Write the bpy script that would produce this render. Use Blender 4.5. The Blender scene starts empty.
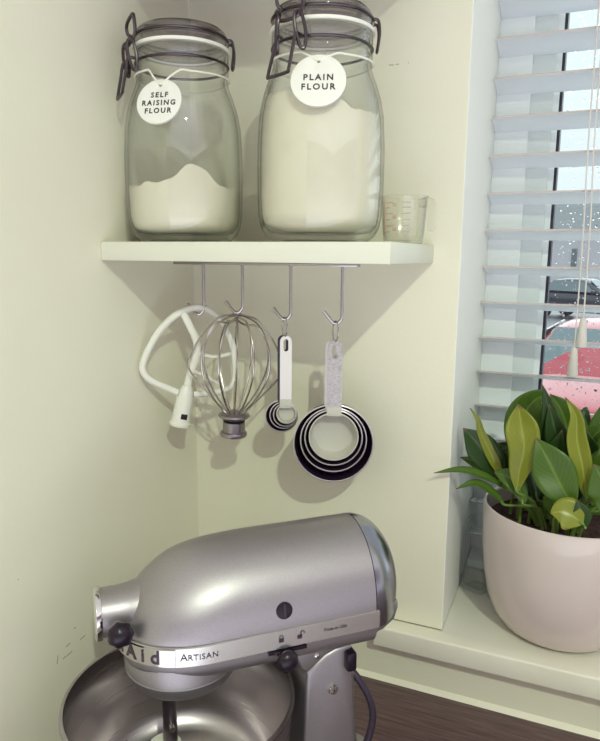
import bpy, bmesh, math, random
from mathutils import Vector, Matrix
random.seed(7)
sc = bpy.context.scene
COL = sc.collection
PI = math.pi
ZS = 1.564                       # height of the shelf top above the floor
WT = 0.90                        # worktop height
SILL = ZS - 0.560                # window sill top

# ------------------------------------------------------------------ materials
def _mat(name):
    m = bpy.data.materials.new(name); m.use_nodes = True
    nt = m.node_tree; nt.nodes.clear()
    out = nt.nodes.new('ShaderNodeOutputMaterial')
    return m, nt, out
def N(nt, t, **kw):
    n = nt.nodes.new(t)
    for k, v in kw.items():
        if k in n.inputs: n.inputs[k].default_value = v
        else: setattr(n, k, v)
    return n
def c4(c): return (c[0], c[1], c[2], 1.0)
def principled(name, col, rough=.5, metal=0., spec=.5, noise=None, bump=None, coat=0., aniso=0., sub=0., trans=0.):
    """noise=(scale, colour2, stretch xyz) mottles the colour; bump=(scale, strength, stretch)"""
    m, nt, out = _mat(name)
    b = N(nt, 'ShaderNodeBsdfPrincipled')
    b.inputs['Base Color'].default_value = c4(col); b.inputs['Roughness'].default_value = rough
    b.inputs['Metallic'].default_value = metal; b.inputs['Specular IOR Level'].default_value = spec
    b.inputs['Coat Weight'].default_value = coat; b.inputs['Coat Roughness'].default_value = .06
    b.inputs['Anisotropic'].default_value = aniso
    b.inputs['Transmission Weight'].default_value = trans
    if sub:
        b.inputs['Subsurface Weight'].default_value = sub; b.inputs['Subsurface Radius'].default_value = (.01, .01, .008)
    tc = N(nt, 'ShaderNodeTexCoord')
    if noise:
        mp = N(nt, 'ShaderNodeMapping'); mp.inputs['Scale'].default_value = noise[2]
        nt.links.new(tc.outputs['Object'], mp.inputs['Vector'])
        nz = N(nt, 'ShaderNodeTexNoise', Scale=noise[0], Detail=5., Roughness=.6)
        nt.links.new(mp.outputs[0], nz.inputs['Vector'])
        cr = N(nt, 'ShaderNodeValToRGB'); e = cr.color_ramp.elements
        e[0].position = .35; e[1].position = .68; e[0].color = c4(col); e[1].color = c4(noise[1])
        nt.links.new(nz.outputs['Fac'], cr.inputs[0]); nt.links.new(cr.outputs[0], b.inputs['Base Color'])
    if bump:
        mp2 = N(nt, 'ShaderNodeMapping'); mp2.inputs['Scale'].default_value = bump[2]
        nt.links.new(tc.outputs['Object'], mp2.inputs['Vector'])
        nb = N(nt, 'ShaderNodeTexNoise', Scale=bump[0], Detail=4.)
        nt.links.new(mp2.outputs[0], nb.inputs['Vector'])
        bp = N(nt, 'ShaderNodeBump', Strength=bump[1], Distance=.002)
        nt.links.new(nb.outputs['Fac'], bp.inputs['Height']); nt.links.new(bp.outputs[0], b.inputs['Normal'])
    nt.links.new(b.outputs[0], out.inputs[0])
    return m
def thin_glass(name, tint, edge, refl=1., film=0., filmcol=(.8, .8, .74), rough=.02):
    m, nt, out = _mat(name)
    lw = N(nt, 'ShaderNodeLayerWeight', Blend=.5)
    mc = N(nt, 'ShaderNodeMix', data_type='RGBA')
    p0 = N(nt, 'ShaderNodeMath', operation='POWER'); p0.inputs[1].default_value = 4.5
    nt.links.new(lw.outputs['Facing'], p0.inputs[0])
    mc.inputs[6].default_value = c4(tint); mc.inputs[7].default_value = c4(edge)
    nt.links.new(p0.outputs[0], mc.inputs[0])
    tr = N(nt, 'ShaderNodeBsdfTransparent'); nt.links.new(mc.outputs[2], tr.inputs['Color'])
    gl = N(nt, 'ShaderNodeBsdfGlossy', Roughness=rough)
    pw = N(nt, 'ShaderNodeMath', operation='POWER'); pw.inputs[1].default_value = 4.
    nt.links.new(lw.outputs['Facing'], pw.inputs[0])
    ma = N(nt, 'ShaderNodeMath', operation='MULTIPLY_ADD'); ma.inputs[1].default_value = .7 * refl; ma.inputs[2].default_value = .045 * refl
    nt.links.new(pw.outputs[0], ma.inputs[0])
    mx = N(nt, 'ShaderNodeMixShader'); nt.links.new(ma.outputs[0], mx.inputs[0])
    src = tr
    if film:
        df = N(nt, 'ShaderNodeBsdfDiffuse'); df.inputs['Color'].default_value = c4(filmcol)
        nz = N(nt, 'ShaderNodeTexNoise', Scale=38., Detail=4.)
        tc = N(nt, 'ShaderNodeTexCoord'); nt.links.new(tc.outputs['Object'], nz.inputs['Vector'])
        mm = N(nt, 'ShaderNodeMath', operation='MULTIPLY'); mm.inputs[1].default_value = film * 2
        nt.links.new(nz.outputs['Fac'], mm.inputs[0])
        mf = N(nt, 'ShaderNodeMixShader'); nt.links.new(mm.outputs[0], mf.inputs[0])
        nt.links.new(tr.outputs[0], mf.inputs[1]); nt.links.new(df.outputs[0], mf.inputs[2]); src = mf
    nt.links.new(src.outputs[0], mx.inputs[1]); nt.links.new(gl.outputs[0], mx.inputs[2])
    nt.links.new(mx.outputs[0], out.inputs[0])
    return m
def glass(name, ior=1.33):
    m, nt, out = _mat(name)
    g = N(nt, 'ShaderNodeBsdfGlass', IOR=ior, Roughness=0.)
    nt.links.new(g.outputs[0], out.inputs[0]); return m

S1 = (1, 1, 1)
M = {}
M['wall'] = principled('wall_paint', (.80, .785, .64), .75, spec=.2, noise=(3., (.775, .75, .605), S1), bump=(160., .12, S1))
M['wallwhite'] = principled('reveal_paint', (.82, .83, .77), .6, spec=.25, bump=(120., .08, S1))
M['ceil'] = principled('ceiling_paint', (.80, .78, .74), .9)
M['floor'] = principled('floor_tile', (.50, .46, .46), .6, noise=(4., (.55, .50, .49), S1))
M['shelf'] = principled('white_melamine', (.70, .70, .59), .42, spec=.35)
M['shadeshelf'] = principled('shade_darkened_board', (.22, .165, .17), .5)  # upper board coloured dark to deepen the shade on the wall below it
M['sill'] = principled('sill_gloss_paint', (.82, .80, .70), .35, spec=.4, noise=(9., (.79, .76, .65), S1))
M['caulk'] = principled('silicone_bead', (.80, .77, .64), .45)
M['upvc'] = principled('white_upvc', (.82, .86, .85), .3, spec=.4)
M['upvcgrey'] = principled('white_upvc_bead', (.70, .75, .74), .3, spec=.4)
M['gasket'] = principled('black_gasket', (.02, .018, .035), .5)
M['slat'] = principled('blind_slat_white', (.79, .82, .84), .4, spec=.4, noise=(2., (.76, .80, .82), (1, 20, 20)))
M['slatedge'] = principled('blind_slat_edge', (.56, .48, .45), .5)
M['cord'] = principled('blind_cord', (.72, .66, .60), .8)
M['tassel'] = principled('tassel_plastic', (.70, .66, .60), .45)
M['pane'] = thin_glass('window_pane', (.97, .985, .985), (.8, .87, .88), .5)
M['drop'] = glass('rain_drop', 1.33)
M['jarglass'] = thin_glass('jar_glass', (.985, .99, .983), (.42, .44, .43), 1.0, film=.022)
M['lidglass'] = thin_glass('jar_lid_glass', (.70, .67, .70), (.22, .20, .22), 1.8)
M['bottleglass'] = thin_glass('bottle_glass', (.99, 1., 1.), (.42, .52, .54), 1.2)
M['jugplastic'] = thin_glass('jug_plastic', (.98, .98, .96), (.55, .54, .50), 1., film=.015)
M['redmark'] = principled('red_print', (.62, .22, .18), .5)
M['greymark'] = principled('grey_print', (.40, .36, .33), .5)
M['flour'] = principled('flour', (.74, .70, .57), .95, spec=.1, noise=(30., (.71, .67, .53), S1), bump=(70., .4, S1))
M['seal'] = principled('white_rubber_seal', (.82, .80, .72), .5)
M['wire'] = principled('clasp_wire', (.10, .08, .09), .3, metal=1.)
M['chromewire'] = principled('chrome_wire', (.40, .37, .38), .16, metal=1.)
M['whiskwire'] = principled('whisk_wire', (.50, .46, .44), .2, metal=1.)
M['whiskhub'] = principled('whisk_hub_metal', (.36, .33, .35), .32, metal=1., bump=(60., .15, (1, 1, .1)))
M['string'] = principled('white_string', (.82, .80, .70), .9)
M['tag'] = principled('white_clay_tag', (.78, .775, .71), .6, bump=(90., .08, S1))
M['ink'] = principled('black_stamp_ink', (.03, .025, .03), .7)
M['beater'] = principled('white_coated_metal', (.80, .795, .70), .38, spec=.45)
M['black'] = principled('black_plastic', (.012, .006, .014), .3, spec=.35)
M['cupblack'] = principled('black_cup_plastic', (.022, .012, .032), .3, spec=.5)
M['cuprim'] = principled('cup_rim_metal', (.62, .56, .60), .35, metal=.6)
M['cupin'] = principled('pale_cup_plastic', (.53, .515, .45), .45)
M['steelhandle'] = principled('speckled_steel', (.50, .48, .45), .36, metal=.8, noise=(420., (.30, .28, .27), S1), bump=(160., .25, S1))
M['steelplain'] = principled('satin_steel', (.70, .68, .62), .38, metal=.7)
M['mixer'] = principled('silver_mixer_paint', (.40, .37, .385), .42, metal=.88, coat=.0, noise=(900., (.34, .315, .33), S1))
M['mixercap'] = principled('polished_end_cap', (.36, .36, .40), .24, metal=1.)
M['chrome'] = principled('chrome', (.72, .70, .70), .09, metal=1.)
M['band'] = principled('brushed_trim_band', (.70, .68, .66), .27, metal=.9)
M['darksteel'] = principled('dark_steel', (.16, .13, .16), .3, metal=.9)
M['cable'] = principled('black_rubber_cable', (.03, .018, .035), .45)
M['lid_word'] = principled('badge_letter', (.05, .035, .05), .3, metal=.3)
M['badge'] = principled('polished_badge', (.50, .47, .48), .12, metal=1.)
M['pot'] = principled('glazed_pink_white_ceramic', (.70, .60, .575), .14, spec=.5, noise=(5., (.67, .565, .54), S1), coat=.3)
M['potstain'] = principled('terracotta_stain', (.42, .27, .21), .4)
M['soil'] = principled('potting_soil', (.03, .014, .014), .95, noise=(60., (.09, .035, .03), S1), bump=(90., 1., S1))
M['stem'] = principled('leaf_stem', (.16, .26, .05), .45)
M['tip'] = principled('withered_leaf_tip', (.26, .13, .07), .7)

def brushed_bowl():
    m, nt, out = _mat('brushed_bowl_steel')
    b = N(nt, 'ShaderNodeBsdfPrincipled', Metallic=1., Roughness=.3)
    b.inputs['Base Color'].default_value = (.43, .39, .40, 1); b.inputs['Anisotropic'].default_value = .75
    tg = N(nt, 'ShaderNodeTangent'); tg.direction_type = 'RADIAL'; tg.axis = 'Z'
    nt.links.new(tg.outputs[0], b.inputs['Tangent'])
    tc = N(nt, 'ShaderNodeTexCoord'); mp = N(nt, 'ShaderNodeMapping'); mp.inputs['Scale'].default_value = (.5, .5, 60)
    nt.links.new(tc.outputs['Object'], mp.inputs['Vector'])
    nz = N(nt, 'ShaderNodeTexNoise', Scale=9., Detail=3.); nt.links.new(mp.outputs[0], nz.inputs['Vector'])
    mr = N(nt, 'ShaderNodeMapRange'); mr.inputs['To Min'].default_value = .22; mr.inputs['To Max'].default_value = .38
    nt.links.new(nz.outputs['Fac'], mr.inputs['Value']); nt.links.new(mr.outputs[0], b.inputs['Roughness'])
    nt.links.new(b.outputs[0], out.inputs[0]); return m
M['bowl'] = brushed_bowl()
def wood():
    m, nt, out = _mat('dark_wood_laminate')
    b = N(nt, 'ShaderNodeBsdfPrincipled', Roughness=.42)
    tc = N(nt, 'ShaderNodeTexCoord'); mp = N(nt, 'ShaderNodeMapping'); mp.inputs['Scale'].default_value = (5., 130, 130)
    nt.links.new(tc.outputs['Object'], mp.inputs['Vector'])
    nz = N(nt, 'ShaderNodeTexNoise', Scale=2.6, Detail=7., Roughness=.68); nt.links.new(mp.outputs[0], nz.inputs['Vector'])
    cr = N(nt, 'ShaderNodeValToRGB'); e = cr.color_ramp.elements
    e[0].position = .36; e[0].color = (.052, .023, .029, 1); e[1].position = .70; e[1].color = (.20, .115, .118, 1)
    nt.links.new(nz.outputs['Fac'], cr.inputs[0]); nt.links.new(cr.outputs[0], b.inputs['Base Color'])
    bp = N(nt, 'ShaderNodeBump', Strength=.25, Distance=.001); nt.links.new(nz.outputs['Fac'], bp.inputs['Height'])
    nt.links.new(bp.outputs[0], b.inputs['Normal']); nt.links.new(b.outputs[0], out.inputs[0]); return m
M['wood'] = wood()
def leafmat(name, a, bcol):
    m, nt, out = _mat(name)
    b = N(nt, 'ShaderNodeBsdfPrincipled', Roughness=.32); b.inputs['Specular IOR Level'].default_value = .5
    uv = N(nt, 'ShaderNodeUVMap'); sp = N(nt, 'ShaderNodeSeparateXYZ'); nt.links.new(uv.outputs[0], sp.inputs[0])
    # pale midrib and faint side veins along the leaf
    mid = N(nt, 'ShaderNodeMath', operation='ABSOLUTE'); nt.links.new(sp.outputs['X'], mid.inputs[0])
    r1 = N(nt, 'ShaderNodeMapRange'); r1.inputs['From Min'].default_value = .03; r1.inputs['From Max'].default_value = .10
    r1.inputs['To Min'].default_value = 1.; r1.inputs['To Max'].default_value = 0.; nt.links.new(mid.outputs[0], r1.inputs['Value'])
    wv = N(nt, 'ShaderNodeMath', operation='MULTIPLY_ADD'); wv.inputs[1].default_value = -.35
    nt.links.new(mid.outputs[0], wv.inputs[0]); nt.links.new(sp.outputs['Y'], wv.inputs[2])
    sn = N(nt, 'ShaderNodeMath', operation='MULTIPLY'); sn.inputs[1].default_value = 75.; nt.links.new(wv.outputs[0], sn.inputs[0])
    si = N(nt, 'ShaderNodeMath', operation='SINE'); nt.links.new(sn.outputs[0], si.inputs[0])
    r2 = N(nt, 'ShaderNodeMapRange'); r2.inputs['From Min'].default_value = -1.; r2.inputs['To Max'].default_value = .14; nt.links.new(si.outputs[0], r2.inputs['Value'])
    mx0 = N(nt, 'ShaderNodeMath', operation='MAXIMUM'); nt.links.new(r1.outputs[0], mx0.inputs[0]); nt.links.new(r2.outputs[0], mx0.inputs[1])
    mc = N(nt, 'ShaderNodeMix', data_type='RGBA'); mc.inputs[6].default_value = c4(a); mc.inputs[7].default_value = c4(bcol)
    nt.links.new(mx0.outputs[0], mc.inputs[0])
    # withered brown tip
    r3 = N(nt, 'ShaderNodeMapRange'); r3.inputs['From Min'].default_value = .93; r3.inputs['From Max'].default_value = .99; nt.links.new(sp.outputs['Y'], r3.inputs['Value'])
    m3 = N(nt, 'ShaderNodeMix', data_type='RGBA'); m3.inputs[7].default_value = (.20, .10, .06, 1)
    nt.links.new(mc.outputs[2], m3.inputs[6]); nt.links.new(r3.outputs[0], m3.inputs[0])
    nt.links.new(m3.outputs[2], b.inputs['Base Color'])
    tl = N(nt, 'ShaderNodeBsdfTranslucent'); nt.links.new(m3.outputs[2], tl.inputs['Color'])
    ms = N(nt, 'ShaderNodeMixShader'); ms.inputs[0].default_value = .28
    nt.links.new(b.outputs[0], ms.inputs[1]); nt.links.new(tl.outputs[0], ms.inputs[2]); nt.links.new(ms.outputs[0], out.inputs[0])
    return m
LEAF = [leafmat('leaf_deep_green', (.026, .070, .010), (.07, .14, .03)),
        leafmat('leaf_mid_green', (.075, .155, .014), (.17, .28, .04)),
        leafmat('leaf_pale_green', (.25, .28, .022), (.36, .40, .06))]

# ------------------------------------------------------------------ mesh helpers
class MB:
    def __init__(s): s.v = []; s.f = []; s.uv = None
    def add(s, vs, fs):
        o = len(s.v); s.v += [tuple(v) for v in vs]; s.f += [tuple(i + o for i in f) for f in fs]; return s
    def box(s, x0, x1, y0, y1, z0, z1):
        vs = [(x, y, z) for z in (z0, z1) for y in (y0, y1) for x in (x0, x1)]
        return s.add(vs, [(0, 2, 3, 1), (4, 5, 7, 6), (0, 1, 5, 4), (2, 6, 7, 3), (0, 4, 6, 2), (1, 3, 7, 5)])
    def lathe(s, prof, n=48, c=(0, 0, 0), axis='z', closed=False, capa=True, capb=True):
        vs = []; fs = []
        for r, h in prof:
            for k in range(n):
                a = 2 * PI * k / n; p = (r * math.cos(a), r * math.sin(a), h)
                if axis == 'x': p = (h, p[0], p[1])
                if axis == 'y': p = (p[0], -h, p[1])
                vs.append((p[0] + c[0], p[1] + c[1], p[2] + c[2]))
        m = len(prof)
        for i in range(m if closed else m - 1):
            j = (i + 1) % m
            for k in range(n):
                k2 = (k + 1) % n; fs.append((i * n + k, i * n + k2, j * n + k2, j * n + k))
        if not closed:
            if capa: fs.append(tuple(range(n - 1, -1, -1)))
            if capb: fs.append(tuple((m - 1) * n + k for k in range(n)))
        return s.add(vs, fs)
    def tube(s, pts, r, n=10, closed=False, smooth=0):
        pts = [Vector(p) for p in pts]
        if smooth: pts = spline(pts, smooth, closed)
        rs = r if isinstance(r, (list, tuple)) else [r] * len(pts)
        if len(rs) != len(pts):
            rs = [rs[0] + (rs[-1] - rs[0]) * i / (len(pts) - 1) for i in range(len(pts))]
        m = len(pts); vs = []; fs = []; up = None
        for i, p in enumerate(pts):
            if closed: t = pts[(i + 1) % m] - pts[i - 1]
            else: t = pts[min(i + 1, m - 1)] - pts[max(i - 1, 0)]
            t.normalize()
            if up is None:
                up = Vector((0, 0, 1)) if abs(t.z) < .9 else Vector((1, 0, 0))
            u = up - t * up.dot(t)
            if u.length < 1e-6: u = t.orthogonal()
            u.normalize(); w = t.cross(u); up = u
            for k in range(n):
                a = 2 * PI * k / n; vs.append(p + (u * math.cos(a) + w * math.sin(a)) * rs[i])
        for i in range(m if closed else m - 1):
            j = (i + 1) % m
            for k in range(n):
                k2 = (k + 1) % n; fs.append((i * n + k, i * n + k2, j * n + k2, j * n + k))
        if not closed:
            fs.append(tuple(range(n - 1, -1, -1))); fs.append(tuple((m - 1) * n + k for k in range(n)))
        return s.add(vs, fs)
    def prism(s, outline, d0, d1, plane='xz'):
        """outline of 2D points extruded along the missing axis"""
        vs = []
        for d in (d0, d1):
            for a, b in outline:
                vs.append({'xz': (a, d, b), 'xy': (a, b, d), 'yz': (d, a, b)}[plane])
        n = len(outline)
        fs = [tuple(range(n)), tuple(range(2 * n - 1, n - 1, -1))]
        for k in range(n):
            k2 = (k + 1) % n; fs.append((k, n + k, n + k2, k2))
        return s.add(vs, fs)
    def ball(s, c, r, nu=16, nv=10, sc=(1, 1, 1)):
        prof = [(max(r * math.sin(PI * i / nv), 1e-5), -r * math.cos(PI * i / nv)) for i in range(nv + 1)]
        o = len(s.v); s.lathe(prof, nu)
        for i in range(o, len(s.v)):
            v = s.v[i]; s.v[i] = (v[0] * sc[0] + c[0], v[1] * sc[1] + c[1], v[2] * sc[2] + c[2])
        return s
    def xf(s, mat, start=0):
        for i in range(start, len(s.v)): s.v[i] = tuple(mat @ Vector(s.v[i]))
        return s
    def build(s, name, mat, parent=None, smooth=True, bevel=0., seg=2, sub=0, angle=35):
        me = bpy.data.meshes.new(name); me.from_pydata(s.v, [], s.f)
        bm = bmesh.new(); bm.from_mesh(me)
        bmesh.ops.remove_doubles(bm, verts=bm.verts, dist=1e-6)
        bmesh.ops.recalc_face_normals(bm, faces=bm.faces)
        if bevel:
            es = [e for e in bm.edges if len(e.link_faces) == 2 and e.calc_face_angle(0) > math.radians(40)]
            bmesh.ops.bevel(bm, geom=es, offset=bevel, segments=seg, profile=.5, affect='EDGES')
        bm.to_mesh(me); bm.free()
        for p in me.polygons: p.use_smooth = smooth
        if smooth: me.set_sharp_from_angle(angle=math.radians(angle))
        me.materials.append(M[mat] if isinstance(mat, str) else mat)
        o = bpy.data.objects.new(name, me); COL.objects.link(o)
        if parent: o.parent = parent
        if sub:
            md = o.modifiers.new('sub', 'SUBSURF'); md.levels = sub; md.render_levels = sub
        return o
def spline(pts, k=6, closed=False):
    pts = [Vector(p) for p in pts]; out = []; n = len(pts)
    for i in range(n if closed else n - 1):
        g = (lambda j: pts[j % n]) if closed else (lambda j: pts[max(0, min(n - 1, j))])
        a, b, c, d = g(i - 1), g(i), g(i + 1), g(i + 2)
        for t in range(k):
            u = t / k
            out.append(.5 * ((2 * b) + (c - a) * u + (2 * a - 5 * b + 4 * c - d) * u * u + (3 * b - a - 3 * c + d) * u ** 3))
    if not closed: out.append(pts[-1])
    return out
def cr1(vals, k):
    return [tuple(p) for p in spline([Vector(v + (0,) * (4 - len(v))) if len(v) <= 4 else None for v in vals], k)]
def empty(name, loc, rz=0., label=None, cat=None, group=None):
    o = bpy.data.objects.new(name, None); COL.objects.link(o); o.empty_display_size = .02
    o.location = loc; o.rotation_euler = (0, 0, rz)
    return tag(o, label, cat, group)
def tag(o, label=None, cat=None, group=None, kind=None):
    if label: o['label'] = label
    if cat: o['category'] = cat
    if group: o['group'] = group
    if kind: o['kind'] = kind
    return o
def struct(o): o['kind'] = 'structure'; return o
def text_mb(txt, size, extrude=.0003, align='CENTER', bold=0., space=1.):
    cu = bpy.data.curves.new('t', 'FONT'); cu.body = txt; cu.size = size; cu.extrude = extrude
    cu.align_x = align; cu.align_y = 'CENTER'; cu.offset = bold; cu.space_character = space; cu.resolution_u = 3
    ob = bpy.data.objects.new('t', cu); COL.objects.link(ob)
    dg = bpy.context.evaluated_depsgraph_get(); dg.update()
    me = bpy.data.meshes.new_from_object(ob.evaluated_get(dg))
    mb = MB(); mb.add([v.co.copy() for v in me.vertices], [tuple(p.vertices) for p in me.polygons])
    bpy.data.objects.remove(ob); bpy.data.curves.remove(cu); bpy.data.meshes.remove(me)
    return mb
def frame(o, ex, ey, ez):
    m = Matrix.Identity(4)
    for i, e in enumerate((ex, ey, ez)):
        for k in range(3): m[k][i] = e[k]
    for k in range(3): m[k][3] = o[k]
    return m

# ------------------------------------------------------------------ camera
YAW, PIT, ROL, F = .402888, .17556, .0087435, 652.746
cam_pos = Vector((.567876, -.897587, -.01428 + ZS))
fw = Vector((-math.sin(YAW) * math.cos(PIT), math.cos(YAW) * math.cos(PIT), -math.sin(PIT)))
rt = Vector((math.cos(YAW), math.sin(YAW), 0)); up = rt.cross(fw)
rt2 = rt * math.cos(ROL) + up * math.sin(ROL); up2 = -rt * math.sin(ROL) + up * math.cos(ROL)
cd = bpy.data.cameras.new('camera'); cam = bpy.data.objects.new('camera', cd); COL.objects.link(cam)
cam.matrix_world = frame(cam_pos, rt2, up2, -fw)
cd.sensor_fit = 'AUTO'; cd.sensor_width = 36.; cd.lens = F * 36. / 741.; cd.clip_start = .02; cd.clip_end = 300
sc.camera = cam
def at(px, py, Y):
    """point in the world on the vertical plane y=Y seen at a photo pixel"""
    d = fw + rt2 * ((px - 300) / F) - up2 * ((py - 370.5) / F)
    return cam_pos + d * ((Y - cam_pos.y) / d.y)

# ------------------------------------------------------------------ the room
CEIL = 2.70
WX0, WX1, WTOP, WD = .416, 1.56, ZS + .80, .36
struct(MB().box(-.12, 0, -4.8, WD, 0, CEIL).build('wall_left', 'wall', smooth=False))
wb = MB().box(0, WX0, 0, WD, 0, CEIL).box(WX1, 4.8, 0, WD, 0, CEIL).box(WX0, WX1, 0, WD, 0, SILL - .032).box(WX0, WX1, 0, WD, WTOP, CEIL)
struct(wb.build('wall_back', 'wall', smooth=False))
struct(MB().box(-.12, 3.0, -1.7, WD, -.06, 0).build('floor', 'floor', smooth=False))
struct(MB().box(-.12, 4.8, -4.8, WD, CEIL, CEIL + .06).build('ceiling', 'ceil', smooth=False))
# white painted lining of the window recess
struct(MB().box(WX0 - .0005, WX0 + .0012, .0005, .262, SILL, WTOP).build('trim_1', 'wallwhite', smooth=False))
# pale bead of silicone along the back of the worktop
struct(MB().prism([(-.0065, WT), (0, WT), (0, WT + .0065)], .001, 2.2, 'yz').build('trim_2', 'caulk'))

# scuffs on the paint and the dark hairline crack above the sill
def atx(px, py):
    d = fw + rt2 * ((px - 300) / F) - up2 * ((py - 370.5) / F); return cam_pos + d * (-cam_pos.x / d.x)
sm = MB()
for p, q in (((63, 659), (66, 656)), ((67, 656), (72, 651)), ((74, 629), (75.5, 627)), ((57, 664), (58, 655)), ((80, 640), (85, 635)), ((18, 580), (18.6, 579)), ((66, 647), (70, 643))):
    sm.tube([atx(*p), atx(*q)], .00042, 5)
for p, q in (((389, 65), (394, 65)), ((396, 64.5), (399, 64)), ((408, 63), (408.8, 62.8))):
    sm.tube([at(*p, 0), at(*q, 0)], .00042, 5)
M['scuff'] = principled('grey_scuff', (.16, .13, .11), .8)
struct(sm.build('trim_3', 'scuff'))
ck = MB()
ck.tube([(.322 + (WX0 - .322) * i / 30, -.0002, SILL + .0004 + .0003 * math.sin(i * 2.3)) for i in range(31)], [.0006] * 31, 5)
ck.tube([(WX0 - .0001, .004 + .09 * i / 20, SILL + .0003) for i in range(21)], .0005, 5)
struct(ck.build('trim_4', 'scuff'))

win = struct(empty('window_1', (WX0, 0, SILL)))
def wl(mb): return mb.xf(Matrix.Translation((-WX0, 0, -SILL)))
sl = MB().prism([(.320, -.03), (WX1 + .1, -.03), (WX1 + .1, 0), (WX1, 0), (WX1, .264), (WX0, .264), (WX0, 0), (.320, 0)], SILL - .032, SILL, 'xy')
wl(sl).build('window_sill', 'sill', win, bevel=.003, seg=3)
FY = .264                                                     # front of the window frame
def ring(x0, x1, z0, z1, w, y0, y1, wb=None):
    wb = wb or w
    return MB().box(x0, x0 + w, y0, y1, z0, z1).box(x1 - w, x1, y0, y1, z0, z1).box(x0 + w, x1 - w, y0, y1, z0, z0 + wb).box(x0 + w, x1 - w, y0, y1, z1 - w, z1)
wl(ring(WX0 + .001, WX1 - .001, SILL, WTOP, .053, FY, .34)).build('window_frame', 'upvc', win, smooth=False)
wl(ring(WX0 + .054, WX1 - .054, SILL + .053, WTOP - .053, .034, FY + .006, .34)).build('sash', 'upvcgrey', win, smooth=False)
wl(ring(WX0 + .088, WX1 - .088, SILL + .087, WTOP - .087, .009, FY + .012, .335)).build('glazing_bead', 'upvc', win, smooth=False)
wl(ring(WX0 + .097, WX1 - .097, SILL + .096, WTOP - .096, .0045, FY + .016, .33)).build('gasket', 'gasket', win, smooth=False)
wl(MB().box(WX0 + .097, WX1 - .097, .300, .304, SILL + .096, WTOP - .096)).build('glass_pane', 'pane', win, smooth=False)
dr = MB()
for i in range(1500):
    x = random.uniform(.525, .72); z = random.uniform(SILL + .25, SILL + .95); r = random.choice([.0007, .0009, .001, .0012, .0016, .002]) * random.uniform(.7, 1.1)
    o = len(dr.v)
    dr.lathe([(r, 0), (r * .9, r * .28), (r * .55, r * .5), (r * .15, r * .58)], 8)
    dr.xf(frame((x, .3042, z), (1, 0, 0), (0, 0, random.uniform(1., 1.35)), (0, 1, 0)), o)
rd = wl(dr).build('raindrops', 'drop', win); rd['kind'] = 'stuff'

# ------------------------------------------------------------------ venetian blind
SLY, SLW, PITCH = .238, .060, .0576
TILT = math.radians(13)
bl = empty('venetian_blind', (WX0 + .006, SLY, WTOP), 0, 'white venetian blind with tilted slats hanging in the window recess', 'blind')
def bloc(mb): return mb.xf(Matrix.Translation((-WX0 - .006, -SLY, -WTOP)))
X0, X1 = WX0 + .003, WX1 - .004
bloc(MB().box(X0, X1, SLY - .03, SLY + .022, WTOP - .05, WTOP - .001)).build('headrail', 'slat', bl, bevel=.003)
zf0 = ZS + .315
k = -8
while zf0 - k * PITCH > SILL + .035:
    zf = zf0 - k * PITCH; k += 1
    if zf > WTOP - .07: continue
    cz = zf - math.sin(TILT) * SLW / 2
    n = 6; prof = []
    for i in range(n + 1):
        u = -1 + 2 * i / n; prof.append((u * SLW / 2, .0016 * (1 - u * u)))
    outl = [(SLY + u * math.cos(TILT) + 0 * w, cz - u * math.sin(TILT) + w + .0014) for u, w in prof] + \
           [(SLY + u * math.cos(TILT), cz - u * math.sin(TILT) + w - .0014) for u, w in reversed(prof)]
    so = bloc(MB().prism(outl, X0, X1, 'yz')).build('slat', 'slat', bl)
    so.data.materials.append(M['slatedge'])
    for p in so.data.polygons:
        if p.normal.y < -.6: p.material_index = 1
zb = SILL + .004
bloc(MB().box(X0, X1, SLY - .028, SLY + .028, zb, zb + .016)).build('bottom_rail', 'slat', bl, bevel=.003)
yc = SLY - SLW / 2 - .006
def cord(top, bot, tip):
    pts = [Vector((top.x, yc, WTOP - .04)), top, (top + bot) / 2 + Vector((.0012, 0, 0)), bot]
    c = bloc(MB().tube(pts, .0011, 6, smooth=4)).build('lift_cord', 'cord', bl)
    h = (bot - tip).length
    ts = MB().lathe([(.0015, 0), (.0042, -.001), (.0050, -.006), (.0082, -h + .002), (.0076, -h), (.001, -h)], 20, bot)
    bloc(ts).build('tassel', 'tassel', c)
cord(at(597, 105, yc), at(583.5, 318, yc), at(583, 347, yc))
cord(at(604, 90, yc), at(574, 347, yc), at(572, 376, yc)) if False else cord(at(591.5, 100, yc), at(574.5, 347, yc), at(572, 376, yc))

# ------------------------------------------------------------------ worktop, shelves
wtop = MB().box(.001, 2.2, -.63, -.001, WT - .04, WT).build('worktop', 'wood', bevel=.002)
for x_ in (.02, 2.10): MB().box(x_, x_ + .03, -.60, -.002, 0, WT - .04).build('support_panel', 'shelf', wtop, smooth=False)
tag(wtop, 'dark brown wood-grain kitchen worktop under the stand mixer', 'worktop')
SC, SE, ST = .3808, .2187, .0236
def shelf(zt, label, mat='shelf'):
    o = MB().box(.0005, SC, -SE, -.0005, zt - ST, zt).build('wall_shelf', 'shelf', bevel=.0012)
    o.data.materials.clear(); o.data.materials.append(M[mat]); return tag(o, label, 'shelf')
shelf(ZS, 'white floating corner shelf carrying the two flour jars')
shelf(ZS + .357 + ST, 'upper floating shelf above the jar lids, cut off by the top edge', 'shadeshelf')

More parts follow.
